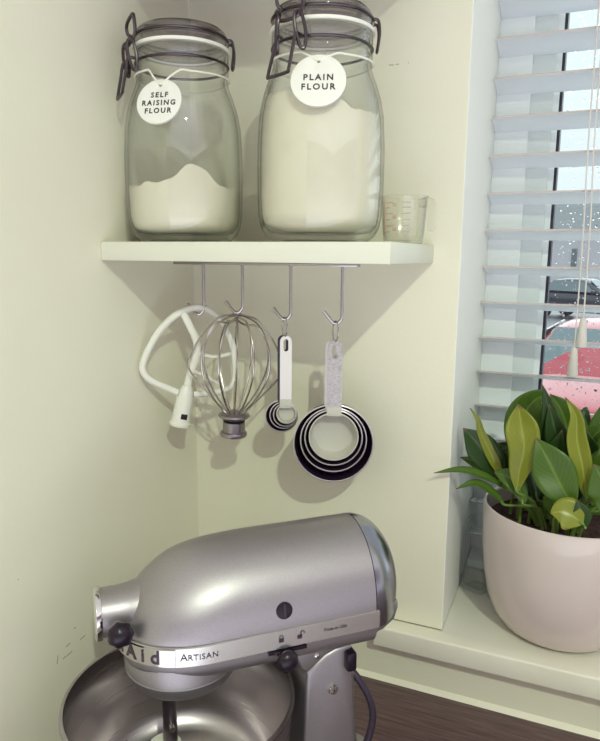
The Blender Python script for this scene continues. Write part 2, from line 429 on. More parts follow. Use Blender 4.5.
# ------------------------------------------------------------------ flour jars
JAR_OUT = [(.050, 0), (.056, .0015), (.0635, .008), (.0685, .018), (.0712, .032), (.0722, .055), (.0725, .09), (.0722, .115),
           (.0705, .148), (.0670, .168), (.0620, .185), (.0575, .197), (.0552, .205), (.0548, .212), (.0562, .216), (.0562, .221),
           (.0545, .225), (.0545, .229), (.0562, .232), (.0562, .243)]
KR, KZ = 1.04, .962
JAR_OUT = [(r * KR, z * KZ) for r, z in JAR_OUT]
def rotz(a): return Matrix.Rotation(a, 4, 'Z')
def make_jar(name, loc, label, clasp_az, hinge_az):
    t = empty(name, loc, 0, label, 'jar', None)
    inner = [(max(r - .0035, .001), z) for r, z in JAR_OUT if z > .03]
    HK = .243 * KZ - .243
    prof = [(.001, 0.003), (.045, .003)] + JAR_OUT + [(.0520, .243 * KZ)] + list(reversed(inner)) + [(.0685, .020), (.0615, .012), (.047, .010), (.001, .0125)]
    MB().lathe(prof, 72, capa=False, capb=False).build('glass_body', 'jarglass', t, angle=50)
    lid = [(.001, .2445), (.047, .2445), (.047, .2465), (.0562, .2475), (.0568, .251), (.0568, .2535), (.0545, .2555), (.0552, .259), (.0545, .264), (.0515, .268), (.044, .2705), (.001, .2715)]
    lid = [(r * KR if r > .01 else r, z + HK) for r, z in lid]
    MB().lathe(lid, 64, capa=False, capb=False).build('lid', 'lidglass', t, angle=50)
    MB().lathe([(r * KR, z + HK) for r, z in [(.0515, .2431), (.0580, .2431), (.0586, .2445), (.0580, .2468), (.0515, .2468)]], 64, closed=True).build('rubber_seal', 'seal', t)
    w = MB()
    for z, r in ((.2270, .0558), (.2577, .0560)):
        w.tube([(r * KR * math.cos(2 * PI * i / 56), r * KR * math.sin(2 * PI * i / 56), z + HK) for i in range(56)], .0017, 8, closed=True)
    w.build('neck_wire', 'wire', t)
    # clasp: o = outward, s_ = sideways, z up
    def P(o, s_, z): return (.0585 + o, s_, z + HK)
    c = MB()
    c.tube([P(.001, -.0150, .2575), P(.005, -.0175, .262), P(.0062, -.0140, .2715), P(.0062, .0150, .2750), P(.005, .0180, .266), P(.004, .0150, .2540), P(.0085, .0120, .2450), P(.0100, 0, .2420), P(.0090, -.0130, .2440), P(.0045, -.0165, .252)], .0021, 8, closed=True, smooth=5)
    c.xf(rotz(clasp_az)).build('wire_clasp', 'wire', t)
    for sg in (-1, 1):
        l = MB()
        l.tube([P(.0080, sg * .0120, .2490), P(.0125, sg * .0105, .244), P(.0125, sg * .0120, .230), P(.0080, sg * .0150, .2140), P(.0045, sg * .0185, .2135), P(.0040, sg * .0195, .228), P(.0070, sg * .0165, .2450)], .0020, 8, closed=True, smooth=5)
        l.xf(rotz(clasp_az)).build('side_link', 'wire', t)
    l = MB().tube([P(.004, .0130, .2265), P(.0125, .0125, .2260), P(.0150, .0110, .214), P(.0195, .0085, .1900), P(.0200, .0065, .1865), P(.0200, -.0165, .1840), P(.0195, -.0190, .1865), P(.0160, -.0150, .208), P(.0125, -.0115, .2260), P(.004, -.0120, .2265)], .0019, 8, smooth=4)
    l.xf(rotz(clasp_az)).build('clasp_lever', 'wire', t)
    h = MB().tube([P(-.001, -.009, .2577), P(.005, -.009, .2560), P(.0068, -.0080, .243), P(.005, -.0075, .2275), P(.005, .0075, .2275), P(.0068, .0080, .243), P(.005, .009, .2560), P(-.001, .009, .2577)], .0018, 8, smooth=4)
    h.xf(rotz(hinge_az)).build('wire_hinge', 'wire', t)
    return t
def camdir(loc):
    d = cam_pos - Vector(loc); return math.atan2(d.y, d.x)
J1 = (.0822, -.147, ZS); J2 = (.2715, -.145, ZS)
a1, a2 = camdir(J1), camdir(J2)
make_jar('storage_jar', J1, 'clip-top glass jar on the left of the shelf, part filled with self raising flour', a1 - math.radians(72), a1 + math.radians(83))
make_jar('storage_jar', J2, 'clip-top glass jar on the right of the shelf, almost full of plain flour', a2 - math.radians(33), a2 + math.radians(88))
def flour(name, loc, hfun, label):
    mb = MB(); n = 72; vs = []; fs = []
    inner = [(.042, .0130), (.0602, .0152), (.0672, .022), (.0700, .034), (.0711, .058), (.0713, .087), (.0708, .112), (.0690, .144), (.0655, .163), (.0604, .180)]
    def rin(z):
        for (r0, z0), (r1, z1) in zip(inner, inner[1:]):
            if z <= z1: return r0 + (r1 - r0) * max(0, (z - z0)) / (z1 - z0)
        return inner[-1][0]
    rows = 14
    for i in range(rows + 1):
        for k in range(n):
            a = 2 * PI * k / n; top = hfun(a, 1.)
            z = .0128 + (top - .0128) * i / rows; r = rin(z) - .0006
            vs.append((r * math.cos(a), r * math.sin(a), z))
    for i in range(rows):
        for k in range(n):
            k2 = (k + 1) % n; fs.append((i * n + k, i * n + k2, (i + 1) * n + k2, (i + 1) * n + k))
    base = rows * n; R = 7
    for j in range(1, R):
        for k in range(n):
            a = 2 * PI * k / n; s_ = 1 - j / R; z = hfun(a, s_); r = (rin(hfun(a, 1.)) - .0006) * s_
            vs.append((r * math.cos(a), r * math.sin(a), z))
    for j in range(R - 1):
        for k in range(n):
            k2 = (k + 1) % n; p0 = base + j * n; p1 = base + (j + 1) * n
            fs.append((p0 + k, p0 + k2, p1 + k2, p1 + k))
    vs.append((0, 0, hfun(0, 0))); c = len(vs) - 1; p0 = base + (R - 1) * n
    for k in range(n): fs.append((p0 + k, p0 + (k + 1) % n, c))
    fs.append(tuple(range(n - 1, -1, -1)))
    mb.add(vs, fs); o = mb.build(name, 'flour', None, angle=60)
    o.location = loc; return tag(o, label, 'flour', None, 'stuff')
def h1(a, s):
    d = a - a1                      # 0 faces the camera, negative is left in view
    x = math.sin(d); f = math.cos(d)
    rim = .068 + .022 * math.exp(-((x - .12) / .38) ** 2) - .012 * max(0, x - .55) + .0025 * math.sin(7 * d) + .0012 * math.sin(17 * d + 1)
    if f < 0: rim = .068 + (rim - .068) * .4
    return rim * s + (.074) * (1 - s)
def h2(a, s):
    d = a - a2; x = math.sin(d); f = math.cos(d)
    rim = .158 + .006 * math.sin(2.2 * d + 2.4) - .026 * max(0, x - .25) + .0022 * math.sin(9 * d) + .0012 * math.sin(21 * d)
    if f < 0: rim = .156 + (rim - .156) * .4
    return rim * s + (.162) * (1 - s)
flour('flour', J1, h1, 'sloping heap of self raising flour in the bottom of the left jar')
flour('flour', J2, h2, 'white plain flour packed to the shoulder of the right jar')
def jar_tag(loc, az, zc, R, lines, size, label, tilt):
    """a clay disc hanging on the jar shoulder from a string round the neck"""
    rj = .0575
    ex = Vector((-math.sin(az), math.cos(az), 0)); en0 = Vector((math.cos(az), math.sin(az), 0))
    en = (en0 * math.cos(tilt) + Vector((0, 0, 1)) * math.sin(tilt)).normalized(); ey = en.cross(ex)
    t = empty('jar_tag', loc, 0, label, 'tag')
    # distance so that the disc back clears the glass
    need = 0
    for q in (-1, -.5, 0, .5, 1):
        z = zc + q * R * math.cos(tilt)
        for (r0, z0), (r1, z1) in zip(JAR_OUT, JAR_OUT[1:]):
            if z0 <= z <= z1 and z1 > z0:
                r = r0 + (r1 - r0) * (z - z0) / (z1 - z0); need = max(need, r + q * R * math.sin(tilt))
    cpos = en0 * (need + .003) + Vector((0, 0, zc))
    fr = frame(cpos, ex, ey, en)
    # disc with a hole
    n = 40; hr = .0024; hc = R * .80; vs = []; fs = []
    for zz in (-.0016, .0016):
        for k in range(n):
            a = 2 * PI * k / n; vs.append((R * math.sin(a), R * math.cos(a), zz))
        for k in range(n):
            a = 2 * PI * k / n; vs.append((hr * math.sin(a), hc * .93 + hr * math.cos(a), zz))
    for k in range(n):
        k2 = (k + 1) % n
        fs += [(k, k2, n + k2, n + k), (2 * n + k, 3 * n + k, 3 * n + k2, 2 * n + k2), (k, 2 * n + k, 2 * n + k2, k2), (n + k, n + k2, 3 * n + k2, 3 * n + k)]
    MB().add(vs, fs).xf(fr).build('disc', 'tag', t, bevel=.0005)
    lt = MB(); nl = len(lines)
    for i, l in enumerate(lines):
        tm = text_mb(l, size, .00025, bold=.00022, space=1.35)
        tm.xf(Matrix.Translation((0, -R * .08 + (nl - 1 - 2 * i) * size * .56, .0017)))
        lt.add(tm.v, tm.f)
    lt.xf(fr).build('lettering', 'ink', t, smooth=False)
    hole = fr @ Vector((0, hc * .93, 0))
    st = MB(); rr = rj + .0016
    pts = []
    for i in range(41):
        d = .35 + (2 * PI - .70) * i / 40; a = az + d
        pts.append(Vector((rr * math.cos(a), rr * math.sin(a), .2012 + .0015 * math.sin(a * 2))))
    out = en * .003
    pts = [hole + out * .6 - ex * -.001, hole * .45 + pts[0] * .55 + en0 * .0035] + pts + [hole * .45 + pts[-1] * .55 + en0 * .0035, hole + out * .6 + ex * -.001]
    st.tube(pts, .0012, 8, smooth=3)
    st.tube([hole - en * .002 + ey * .001, hole + ey * .0005 + en * .0022, hole + ey * .004 + en * .0022], .0011, 8)
    st.build('string', 'string', t)
jar_tag(J1, a1 - math.radians(22), .1610, .0280, ['SELF', 'RAISING', 'FLOUR'], .0088, 'round white tag stamped SELF RAISING FLOUR tied to the left jar', math.radians(18))
jar_tag(J2, a2 - math.radians(3), .1680, .0298, ['PLAIN', 'FLOUR'], .0096, 'round white tag stamped PLAIN FLOUR tied to the right jar', math.radians(18))

# ------------------------------------------------------------------ little measuring jug
t = empty('measuring_jug', (.3570, -.075, ZS), math.radians(-27), 'tiny clear plastic measuring jug with red markings at the shelf end', 'jug')
o_ = [(.0185, 0), (.0200, .0012), (.0215, .012), (.0240, .047), (.0250, .0485)]; JS = 1.20
i_ = [(.0238, .0485), (.0226, .046), (.0203, .010), (.018, .0035)]
jb = MB().lathe([(.001, 0)] + o_ + i_ + [(.001, .0035)], 40, capa=False, capb=False)
for i, v in enumerate(jb.v):                                   # pouring lip on the left
    a = math.atan2(v[1], v[0]); k = max(0, math.cos(a - PI)) ** 8 * max(0, (v[2] - .03) / .0185)
    jb.v[i] = (v[0] - .006 * k, v[1], v[2] + .002 * k)
t.scale = (JS, JS, JS); jb.build('jug_body', 'jugplastic', t)
hd = MB(); hp = [(.0225, .044), (.030, .046), (.0365, .044), (.0395, .036), (.0390, .014), (.0350, .012), (.0345, .032), (.031, .038), (.0225, .036)]
hd.prism(hp, -.0045, .0045, 'xz'); hd.build('jug_handle', 'jugplastic', t, bevel=.001)
jm = MB(); jg = MB()
for k, z in enumerate((.012, .018, .024, .030, .036, .041)):
    r = .0216 + .0024 * (z - .012) / .035 + .0004
    for mb_, az0, sp in ((jm, -1.75, .42 if k % 2 else .26), (jg, -.95, .38)):
        pts = [(r * math.cos(az0 + sp * q / 6), r * math.sin(az0 + sp * q / 6), z) for q in range(7)]
        mb_.tube(pts, .00032, 5)
for k, z in enumerate((.0142, .0262, .0382)):
    r = .0216 + .0024 * (z - .012) / .035 + .0005
    tm = text_mb(['25', '50', '75'][k], .0048, .0001); az = -1.28
    tm.xf(frame((r * math.cos(az), r * math.sin(az), z), (-math.sin(az), math.cos(az), 0), (0, 0, 1), (math.cos(az), math.sin(az), 0)))
    jm.add(tm.v, tm.f)
pts = [(.0222 * math.cos(-1.85), .0222 * math.sin(-1.85), .011), (.0240 * math.cos(-1.85), .0240 * math.sin(-1.85), .042)]
jm.tube(pts, .0003, 5)
jm.build('red_scale', 'redmark', t); jg.build('grey_scale', 'greymark', t)

# ------------------------------------------------------------------ hook rail and hanging tools
HY = -.095; SB = ZS - ST
rail = empty('hook_rail', (.17, HY, SB), 0, 'slim metal hook rail with four hooks under the shelf', 'rail')
MB().box(.030 - .17, .306 - .17, -.006, .006, -.0055, 0).build('rail_strip', 'chromewire', rail, bevel=.0006)
HX = [.0762, .1385, .2115, .2845]
HOOKPT = []
for i, hx in enumerate(HX):
    # each hook: straight drop, then a bend curving left and up towards the wall side
    zb_ = (-.0765, -.0715, -.0775, -.0795)[i]
    d = Vector((-.86, -.30, 0)).normalized()
    def Q(s_, z): return (hx - .17 + d.x * s_, d.y * s_, z)
    pts = [Q(0, -.001), Q(0, zb_ * .45), Q(0, zb_ + .012), Q(.002, zb_ + .005), Q(.006, zb_ + .0012), Q(.0105, zb_ + .0015), Q(.015, zb_ + .0055), Q(.0215, zb_ + .0135), Q(.024, zb_ + .0165)]
    MB().tube(pts, .0022, 10, smooth=4).build('hook', 'chromewire', rail)
    HOOKPT.append(Vector((hx + d.x * .008, HY + d.y * .008, SB + zb_ + .0012)))

# flat beater ------------------------------------------------------
hk = HOOKPT[0]
R3 = 1.0
ex = Vector((.74, .67, 0)).normalized()
bt = empty('flat_beater', (0, 0, 0), 0, 'white flat beater hanging upside down from the leftmost hook', 'beater')
tl = math.radians(-12)
# beater drawn in its own plane: u across, v up (hub at the bottom, rounded frame above)
BS = 1.14
frame_pts = [(.010, .030), (.030, .035), (.048, .041), (.0575, .050), (.0590, .062), (.055, .080), (.046, .104), (.030, .126), (.012, .138),
             (0, .1405), (-.012, .138), (-.030, .126), (-.046, .104), (-.055, .080), (-.0590, .062), (-.0575, .050), (-.048, .041), (-.030, .035), (-.010, .030)]
top_contact = Vector((-.004 * BS, .1365 * BS))
def B(u, v, w=0.):
    u2 = u * BS - top_contact.x; v2 = v * BS - top_contact.y
    uu = u2 * math.cos(tl) - v2 * math.sin(tl); vv = u2 * math.sin(tl) + v2 * math.cos(tl)
    n_ = Vector((ex.y, -ex.x, 0))
    return hk + ex * uu + Vector((0, 0, vv + .0052)) + n_ * w
def flat_bar(path, wu, wn, k=6, closed=False):
    """bar of oval section along a (u,v) path"""
    pts = spline([Vector((a, b, 0)) for a, b in path], k); mb = MB(); n = 10; vs = []; fs = []; m = len(pts)
    for i, p in enumerate(pts):
        t_ = (pts[min(i + 1, m - 1)] - pts[max(i - 1, 0)]).normalized(); s_ = Vector((-t_.y, t_.x, 0))
        for q in range(n):
            a = 2 * PI * q / n; e = s_ * (wu * math.cos(a)); vs.append(B(p.x + e.x, p.y + e.y, wn * math.sin(a)))
    for i in range(m - 1):
        for q in range(n):
            q2 = (q + 1) % n; fs.append((i * n + q, i * n + q2, (i + 1) * n + q2, (i + 1) * n + q))
    fs += [tuple(range(n)), tuple((m - 1) * n + q for q in range(n))]
    return mb.add(vs, fs)
flat_bar(frame_pts, .0044, .0052).build('outer_frame', 'beater', bt)
flat_bar([(0, .02), (.001, .055), (.004, .080), (.001, .098), (-.010, .114), (-.022, .130)], .0048, .005).build('spine', 'beater', bt)
cb = flat_bar([(0, .085), (.026, .082), (.052, .092)], .0027, .0038); cb2 = flat_bar([(0, .062), (.022, .055), (.047, .046)], .0027, .0038)
cb.build('cross_bar', 'beater', bt); cb2.build('cross_bar', 'beater', bt)
# hub sleeve: a tube along -v with a square drive slot
ax_v = (B(0, 1) - B(0, 0)).normalized(); nn = Vector((ex.y, -ex.x, 0)); uu_ = (B(1, 0) - B(0, 0)).normalized()
hb = MB().lathe([(.0075, -.0125), (.0128, -.0125), (.0136, -.0110), (.0136, -.0085), (.0118, -.0065), (.0112, .010), (.0105, .024), (.0085, .034), (.006, .040), (.001, .041)], 28, capb=False, capa=True)
hb.v = [(a * BS, b_ * BS, c_ * BS) for a, b_, c_ in hb.v]; hb.xf(frame(B(0, 0), nn.cross(ax_v) * 1, nn * -1, ax_v)).build('hub_sleeve', 'beater', bt)
slot = MB().box(-.0052, .0038, -.0005, .0008, -.0042, .0036)
slot.xf(frame(B(.002, .002, .0126), uu_, nn, ax_v)).build('drive_slot', 'black', bt, smooth=False)

# balloon whisk attachment ----------------------------------------
hk = HOOKPT[1]
wroot = empty('wire_whisk', (hk.x + .0008, hk.y, hk.z), 0, 'balloon wire whisk attachment hanging upside down between beater and spoons', 'whisk')
wroot.rotation_euler = (.0, math.radians(2.6), 0)
ZB = -.1475
def loop(az, w, top, elbow):
    if elbow:
        half = [(.012, ZB + .002), (w * .62, ZB + .034), (w * .93, ZB + .058), (w, ZB + .070), (w * .96, ZB + .083), (w * .74, ZB + .113), (w * .42, ZB + .138), (w * .16, top - .003)]
    else:
        half = [(.0105, ZB + .002), (w * .60, ZB + .026), (w * .90, ZB + .054), (w, ZB + .080), (w * .90, ZB + .108), (w * .62, ZB + .130), (w * .28, top - .003)]
    pts = [(r, z) for r, z in half] + [(0, top)] + [(-r, z) for r, z in reversed(half)]
    return MB().tube([(r * math.cos(az), r * math.sin(az), z) for r, z in pts], .0014, 8, smooth=5)
base_az = math.atan2(.39, .92) + .12
for k, (da, w, top, eb) in enumerate([(-.10, .0665, -.0012, True), (.52, .0545, -.0042, False), (1.05, .0475, -.0072, False), (1.57, .0460, -.0092, False), (2.09, .0470, -.0112, False), (2.62, .0530, -.0135, False)]):
    loop(base_az + da, w, top, eb).build('wire_loop', 'whiskwire', wroot)
MB().lathe([(.0062, ZB + .004), (.0170, ZB + .004), (.0222, ZB + .0015), (.0228, ZB - .001), (.0205, ZB - .0035), (.0150, ZB - .006), (.0146, ZB - .009), (.0158, ZB - .0095), (.0158, ZB - .0235), (.0186, ZB - .0245), (.0194, ZB - .027), (.0186, ZB - .0305), (.0165, ZB - .0315), (.009, ZB - .0315)], 40).build('hub', 'whiskhub', wroot)
MB().lathe([(.0153, ZB - .0062), (.0160, ZB - .0072), (.0153, ZB - .0088)], 32, capa=False, capb=False).build('hub_groove', 'black', wroot)

# measuring spoons and cups ---------------------------------------
view_n = Vector((.36, -.93, 0)).normalized()                     # the sets face into the room
view_u = Vector((.93, .36, 0)).normalized()
def ring_thing(h, zlen, w, label, r=.0009, az=.5):
    uo = view_n * .75 + view_u * .66; uo.normalize()
    n = 32; pts = []
    for i in range(n):
        a = 2 * PI * i / n
        pts.append(h + uo * (w * math.sin(a)) + Vector((0, 0, -zlen / 2 + zlen / 2 * math.cos(a) + .0026)))
    o = MB().tube(pts, r, 8, closed=True).build('split_ring', 'chromewire'); return tag(o, label, 'ring')
ring_thing(HOOKPT[2], .0265, .0052, 'thin metal ring holding the measuring spoons on the third hook')
ring_thing(HOOKPT[3], .0265, .0052, 'thin metal ring holding the measuring cups on the rightmost hook')
def scoop(name, cat, label, group, h, off, R, depth, handle_len, hw, inmat, outmat, rimmat, hmat, du, rimw, htop, sink, neckmat=None, hdu=0.):
    """one nested scoop hanging by its handle; off = distance of the handle plate behind the front one.
    R bowl radius, drop = centre of the bowl below the hook ring"""
    t = empty(name, h + Vector((0, 0, -htop)), 0, label, cat, group)
    F = frame(Vector(), view_u, Vector((0, 0, 1)), view_n)        # u, up, out
    T = Matrix.Translation((du, -(handle_len), -off)); m = F @ T
    # bowl opens towards the viewer (local +z), its floor behind
    prof = [(.00001, -depth - .0008), (R * .80, -depth - .0008), (R * .90, -depth + .0012), (R * .985, -.003), (R, 0), (R - rimw * .2, .0006), (R - rimw, .0004), (R * .985 - rimw, -.003), (R * .90 - .0016, -depth + .0018), (R * .80, -depth + .0006), (.00001, -depth + .0006)]
    MB().lathe(prof, 56, capa=False, capb=False).xf(m).build('cup_bowl', inmat, t, angle=50)
    MB().lathe([(R + .0004, -.0012), (R + .0005, .0006), (R - rimw * .5, .0012), (R - rimw, .0006), (R - rimw, -.0012)], 56, closed=True).xf(m).build('rim', rimmat, t)
    # handle plate with slot at the top
    T2 = Matrix.Translation((hdu, 0, -off)); m2 = F @ T2
    n = 14; outer = []; hole = []
    yb = -(handle_len) + math.sqrt(max(R * R - hw * hw, 0)) - .001
    for i in range(n + 1):
        a = PI * i / n; outer.append((hw * math.cos(a), -hw + hw * math.sin(a)))
    hr = hw * .42; h0 = -hw; h1 = -hw - .010
    body = [(hw, yb)] + outer + [(-hw, yb)]
    hl = [(hr * math.cos(PI * i / n), h0 + hr * math.sin(PI * i / n)) for i in range(n + 1)] + [(-hr * math.cos(PI * i / n), h1 - hr * math.sin(PI * i / n)) for i in range(n + 1)]
    # slotted plate: bridge outer ring to the slot, then a solid lower part
    up_ = [(hw, h1 - hr * 1.4)] + outer + [(-hw, h1 - hr * 1.4)]
    bmh = bmesh.new(); th = .0011
    def loop_v(pts): return [bmh.verts.new((p[0], p[1], 0)) for p in pts]
    lo = loop_v(body); li = loop_v(hl)
    es = [bmh.edges.new((lo[i], lo[(i + 1) % len(lo)])) for i in range(len(lo))] + [bmh.edges.new((li[i], li[(i + 1) % len(li)])) for i in range(len(li))]
    bmesh.ops.remove_doubles(bmh, verts=bmh.verts, dist=1e-6)
    bmesh.ops.triangle_fill(bmh, edges=bmh.edges[:], use_beauty=True, use_dissolve=False)
    # drop triangles inside the slot
    bad = [f for f in bmh.faces if abs(f.calc_center_median().x) < hr * .98 and h1 - hr * .2 < f.calc_center_median().y < h0 + hr * .2]
    bmesh.ops.delete(bmh, geom=bad, context='FACES_ONLY')
    r_ = bmesh.ops.extrude_face_region(bmh, geom=bmh.faces[:])
    bmesh.ops.translate(bmh, verts=[v for v in r_['geom'] if isinstance(v, bmesh.types.BMVert)], vec=(0, 0, -th))
    bmh.verts.index_update(); hbm = MB(); hbm.add([v.co.copy() for v in bmh.verts], [tuple(v.index for v in f.verts) for f in bmh.faces]); bmh.free()
    hbm.xf(m2).build('handle', hmat, t)
    if neckmat:
        MB().box(-hw * 1.03, hw * 1.03, yb - .002, yb + .0105, -.0012, .0009).xf(m2).build('handle_collar', neckmat, t, bevel=.0004)
    return t
hc = HOOKPT[3] + view_n * .004
L = .0985
ht = .0225
CUPS = [('largest black measuring cup at the back of the nested cup set', .0545, .036, .0150, 0.0, 'cupblack', .1435),
        ('second largest black measuring cup in the nested cup set', .0450, .030, .0112, 0.0, 'cupblack', .1375),
        ('third black measuring cup inside the two larger cups', .0390, .026, .0074, .0, 'cupblack', .1332),
        ('smallest front measuring cup with a pale bowl and speckled handle', .0330, .022, .0036, 0.0, 'cupin', .1308)]
for i, (lb, R, dp, off, du, im, fl) in enumerate(CUPS):
    scoop('measuring_cup', 'measuring cup', lb, 'nested measuring cups', hc, off, R, dp, fl, .0098, im, 'cupblack', 'cuprim' if i < 3 else 'cupin', 'steelhandle' if i == 3 else 'steelplain', 0, .0014, ht, 0, 'cupin' if i == 3 else None, hdu=(-.0030, -.0020, -.0010, .0)[i])
hs = HOOKPT[2] + view_n * .004
SP = [('largest dark measuring spoon at the back of the spoon set', .0225, .012, .0115, -.0045, 'cupblack', .1140),
      ('second largest measuring spoon in the nested spoon set', .0190, .010, .0086, -.0015, 'cupblack', .1120),
      ('third measuring spoon just behind the smallest spoon', .0163, .009, .0057, .0010, 'cupblack', .1108),
      ('smallest measuring spoon in front with pale bowl and handle', .0136, .008, .0028, .003, 'cupin', .1085)]
for i, (lb, R, dp, off, du, im, fl) in enumerate(SP):
    scoop('measuring_spoon', 'measuring spoon', lb, 'nested measuring spoons', hs, off, R, dp, fl, .0080, im, 'cupblack', 'cuprim' if i < 3 else 'cupin', 'steelplain' if i == 3 else 'cupblack', du, .0012, ht, 0, 'cupin' if i == 3 else None, hdu=(-.0022, -.0012, .0002, .0018)[i])

# ------------------------------------------------------------------ stand mixer
TH = math.radians(44)
MX = Vector((.1435, -.4165, WT))
mx = empty('stand_mixer', MX, TH, 'silver tilt-head stand mixer with steel bowl on the worktop', 'stand mixer')
def plan(w, xf, lf, xe, n=2.15, k=22):
    pts = [(xe, -w)]
    for i in range(5): pts.append((xe + (xf + lf - xe) * (i + 1) / 6, -w))
    for i in range(k + 1):
        a = -PI / 2 + PI * i / k; ca, sa = math.cos(a), math.sin(a)
        pts.append((xf + lf - lf * max(ca, 0) ** (2 / n), w * math.copysign(abs(sa) ** (2 / n), sa)))
    for i in range(5): pts.append((xf + lf + (xe - xf - lf) * (i + 1) / 6, w))
    pts.append((xe, w)); return pts
def stack(levels, xe, k=4, n=2.15):
    lv = spline([Vector(l[:4]) for l in levels], k) if False else None
    A = spline([Vector((l[0], l[1], l[2])) for l in levels], k); Bv = spline([Vector((l[3], 0, 0)) for l in levels], k)
    mb = MB(); vs = []; fs = []; m = 0
    for a, b in zip(A, Bv):
        p = plan(max(a.y, .0004), a.z, b.x, xe, n); m = len(p); vs += [(q[0], q[1], a.x) for q in p]
    for i in range(len(A) - 1):
        for q in range(m - 1): fs.append((i * m + q, i * m + q + 1, (i + 1) * m + q + 1, (i + 1) * m + q))
        fs.append((i * m + m - 1, i * m, (i + 1) * m, (i + 1) * m + m - 1))
    fs.append(tuple(range(m))); fs.append(tuple((len(A) - 1) * m + q for q in range(m)))
    return mb.add(vs, fs), A
LV = [(.2520, .0660, .019, .085), (.273, .0668, .019, .085), (.286, .0658, .022, .087), (.300, .0632, .028, .090), (.314, .0582, .037, .094),
      (.326, .0512, .048, .098), (.336, .0428, .059, .100), (.344, .0330, .072, .098), (.350, .0215, .090, .085), (.3535, .0110, .112, .06), (.3548, .0012, .150, .02)]
XE = .281
body, SECT = stack(LV, XE, 4)
body.build('motor_head', 'mixer', mx, angle=60)
# domed end cap behind the seam
sec = [(-a.y, a.x) for a in SECT] + [(a.y, a.x) for a in reversed(SECT)]
cp = MB(); vs = []; fs = []; m = len(sec); R = 12; zc = .284
for j in range(R + 1):
    s_ = j / R * PI / 2; kx = math.sin(s_) * .047; kk = max(math.cos(s_), .02) ** .95
    for y, z in sec: vs.append((XE + .0008 + kx, y * kk * 1.004, zc + (z - zc) * kk * 1.003))
for j in range(R):
    for q in range(m):
        q2 = (q + 1) % m; fs.append((j * m + q, j * m + q2, (j + 1) * m + q2, (j + 1) * m + q))
fs.append(tuple(range(m))); fs.append(tuple(R * m + q for q in range(m)))
cp.add(vs, fs).build('end_cap', 'mixercap', mx, angle=60)
# trim band wrapping the head
def strip(w, xf, lf, x1, z0, z1, th=.002, k=30):
    p = [q for q in plan(w, xf, lf, x1, 2.15, k)]; mb = MB(); vs = []; m = len(p)
    for i, q in enumerate(p):
        a = Vector(p[max(i - 1, 0)]); b = Vector(p[min(i + 1, m - 1)]); t_ = (b - a).normalized(); nrm = Vector((-t_.y, t_.x))
        i_ = Vector(q); o_ = i_ + nrm * th
        vs += [(i_.x, i_.y, z0), (o_.x, o_.y, z0 + .0006), (o_.x, o_.y, z1 - .0006), (i_.x, i_.y, z1)]
    fs = []
    for i in range(m - 1):
        for q in range(4):
            q2 = (q + 1) % 4; fs.append((i * 4 + q, i * 4 + q2, (i + 1) * 4 + q2, (i + 1) * 4 + q))
    fs += [(0, 1, 2, 3), ((m - 1) * 4, (m - 1) * 4 + 1, (m - 1) * 4 + 2, (m - 1) * 4 + 3)]
    return mb.add(vs, fs)
ZB0, ZB1 = .2535, .2738
band = strip(.0672, .0185, .085, .284, ZB0, ZB1).build('trim_band', 'band', mx, angle=30)
def arc_table():
    """points of the band's outer face from the nose round the near side, with arc length"""
    p = [q for q in plan(.0692, .0165, .087, .284, 2.15, 160) if q[1] <= 0]; p = list(reversed(p)); s_ = 0; tb = [(0., p[0], (p[1][0] - p[0][0], p[1][1] - p[0][1]))]
    for a, b in zip(p, p[1:]):
        d = math.hypot(b[0] - a[0], b[1] - a[1]); s_ += d; tb.append((s_, b, (b[0] - a[0], b[1] - a[1])))
    return tb
TB = arc_table()
def on_band(s_, zz, out):
    for (s0, a, _), (s1, b, d) in zip(TB, TB[1:]):
        if s_ <= s1:
            f = (s_ - s0) / max(s1 - s0, 1e-9); l = math.hypot(*d)
            n_ = (d[1] / l, -d[0] / l)
            return (a[0] + (b[0] - a[0]) * f + n_[0] * out, a[1] + (b[1] - a[1]) * f + n_[1] * out, zz)
    return (TB[-1][1][0], TB[-1][1][1], zz)
def wrap(mb, s0, z0):
    mb.v = [on_band(max(v[0] + s0, 0), z0 + v[1], v[2]) if v[0] + s0 >= 0 else mirror(on_band(-(v[0] + s0), z0 + v[1], v[2])) for v in mb.v]; return mb
def mirror(q): return (q[0], -q[1], q[2])
zm = (ZB0 + ZB1) / 2
# polished badge with the maker's lettering round the nose
bg = MB(); vs = []; fs = []
for i in range(61):
    u = -.086 + .172 * i / 60
    for zz, o_ in ((-.0095, .0002), (-.0088, .0012), (.0088, .0012), (.0095, .0002)):
        vs.append((u, zz, o_))
for i in range(60):
    for q in range(3): fs.append((i * 4 + q, i * 4 + q + 1, (i + 1) * 4 + q + 1, (i + 1) * 4 + q))
bg.add(vs, fs); wrap(bg, 0, zm).build('badge', 'badge', band)
tm = text_mb('KitchenAid', .0195, .0004, bold=.0004, space=1.62); tm.xf(Matrix.Translation((0, .0002, .0014)))
wrap(tm, 0, zm).build('badge_lettering', 'lid_word', band, smooth=False)
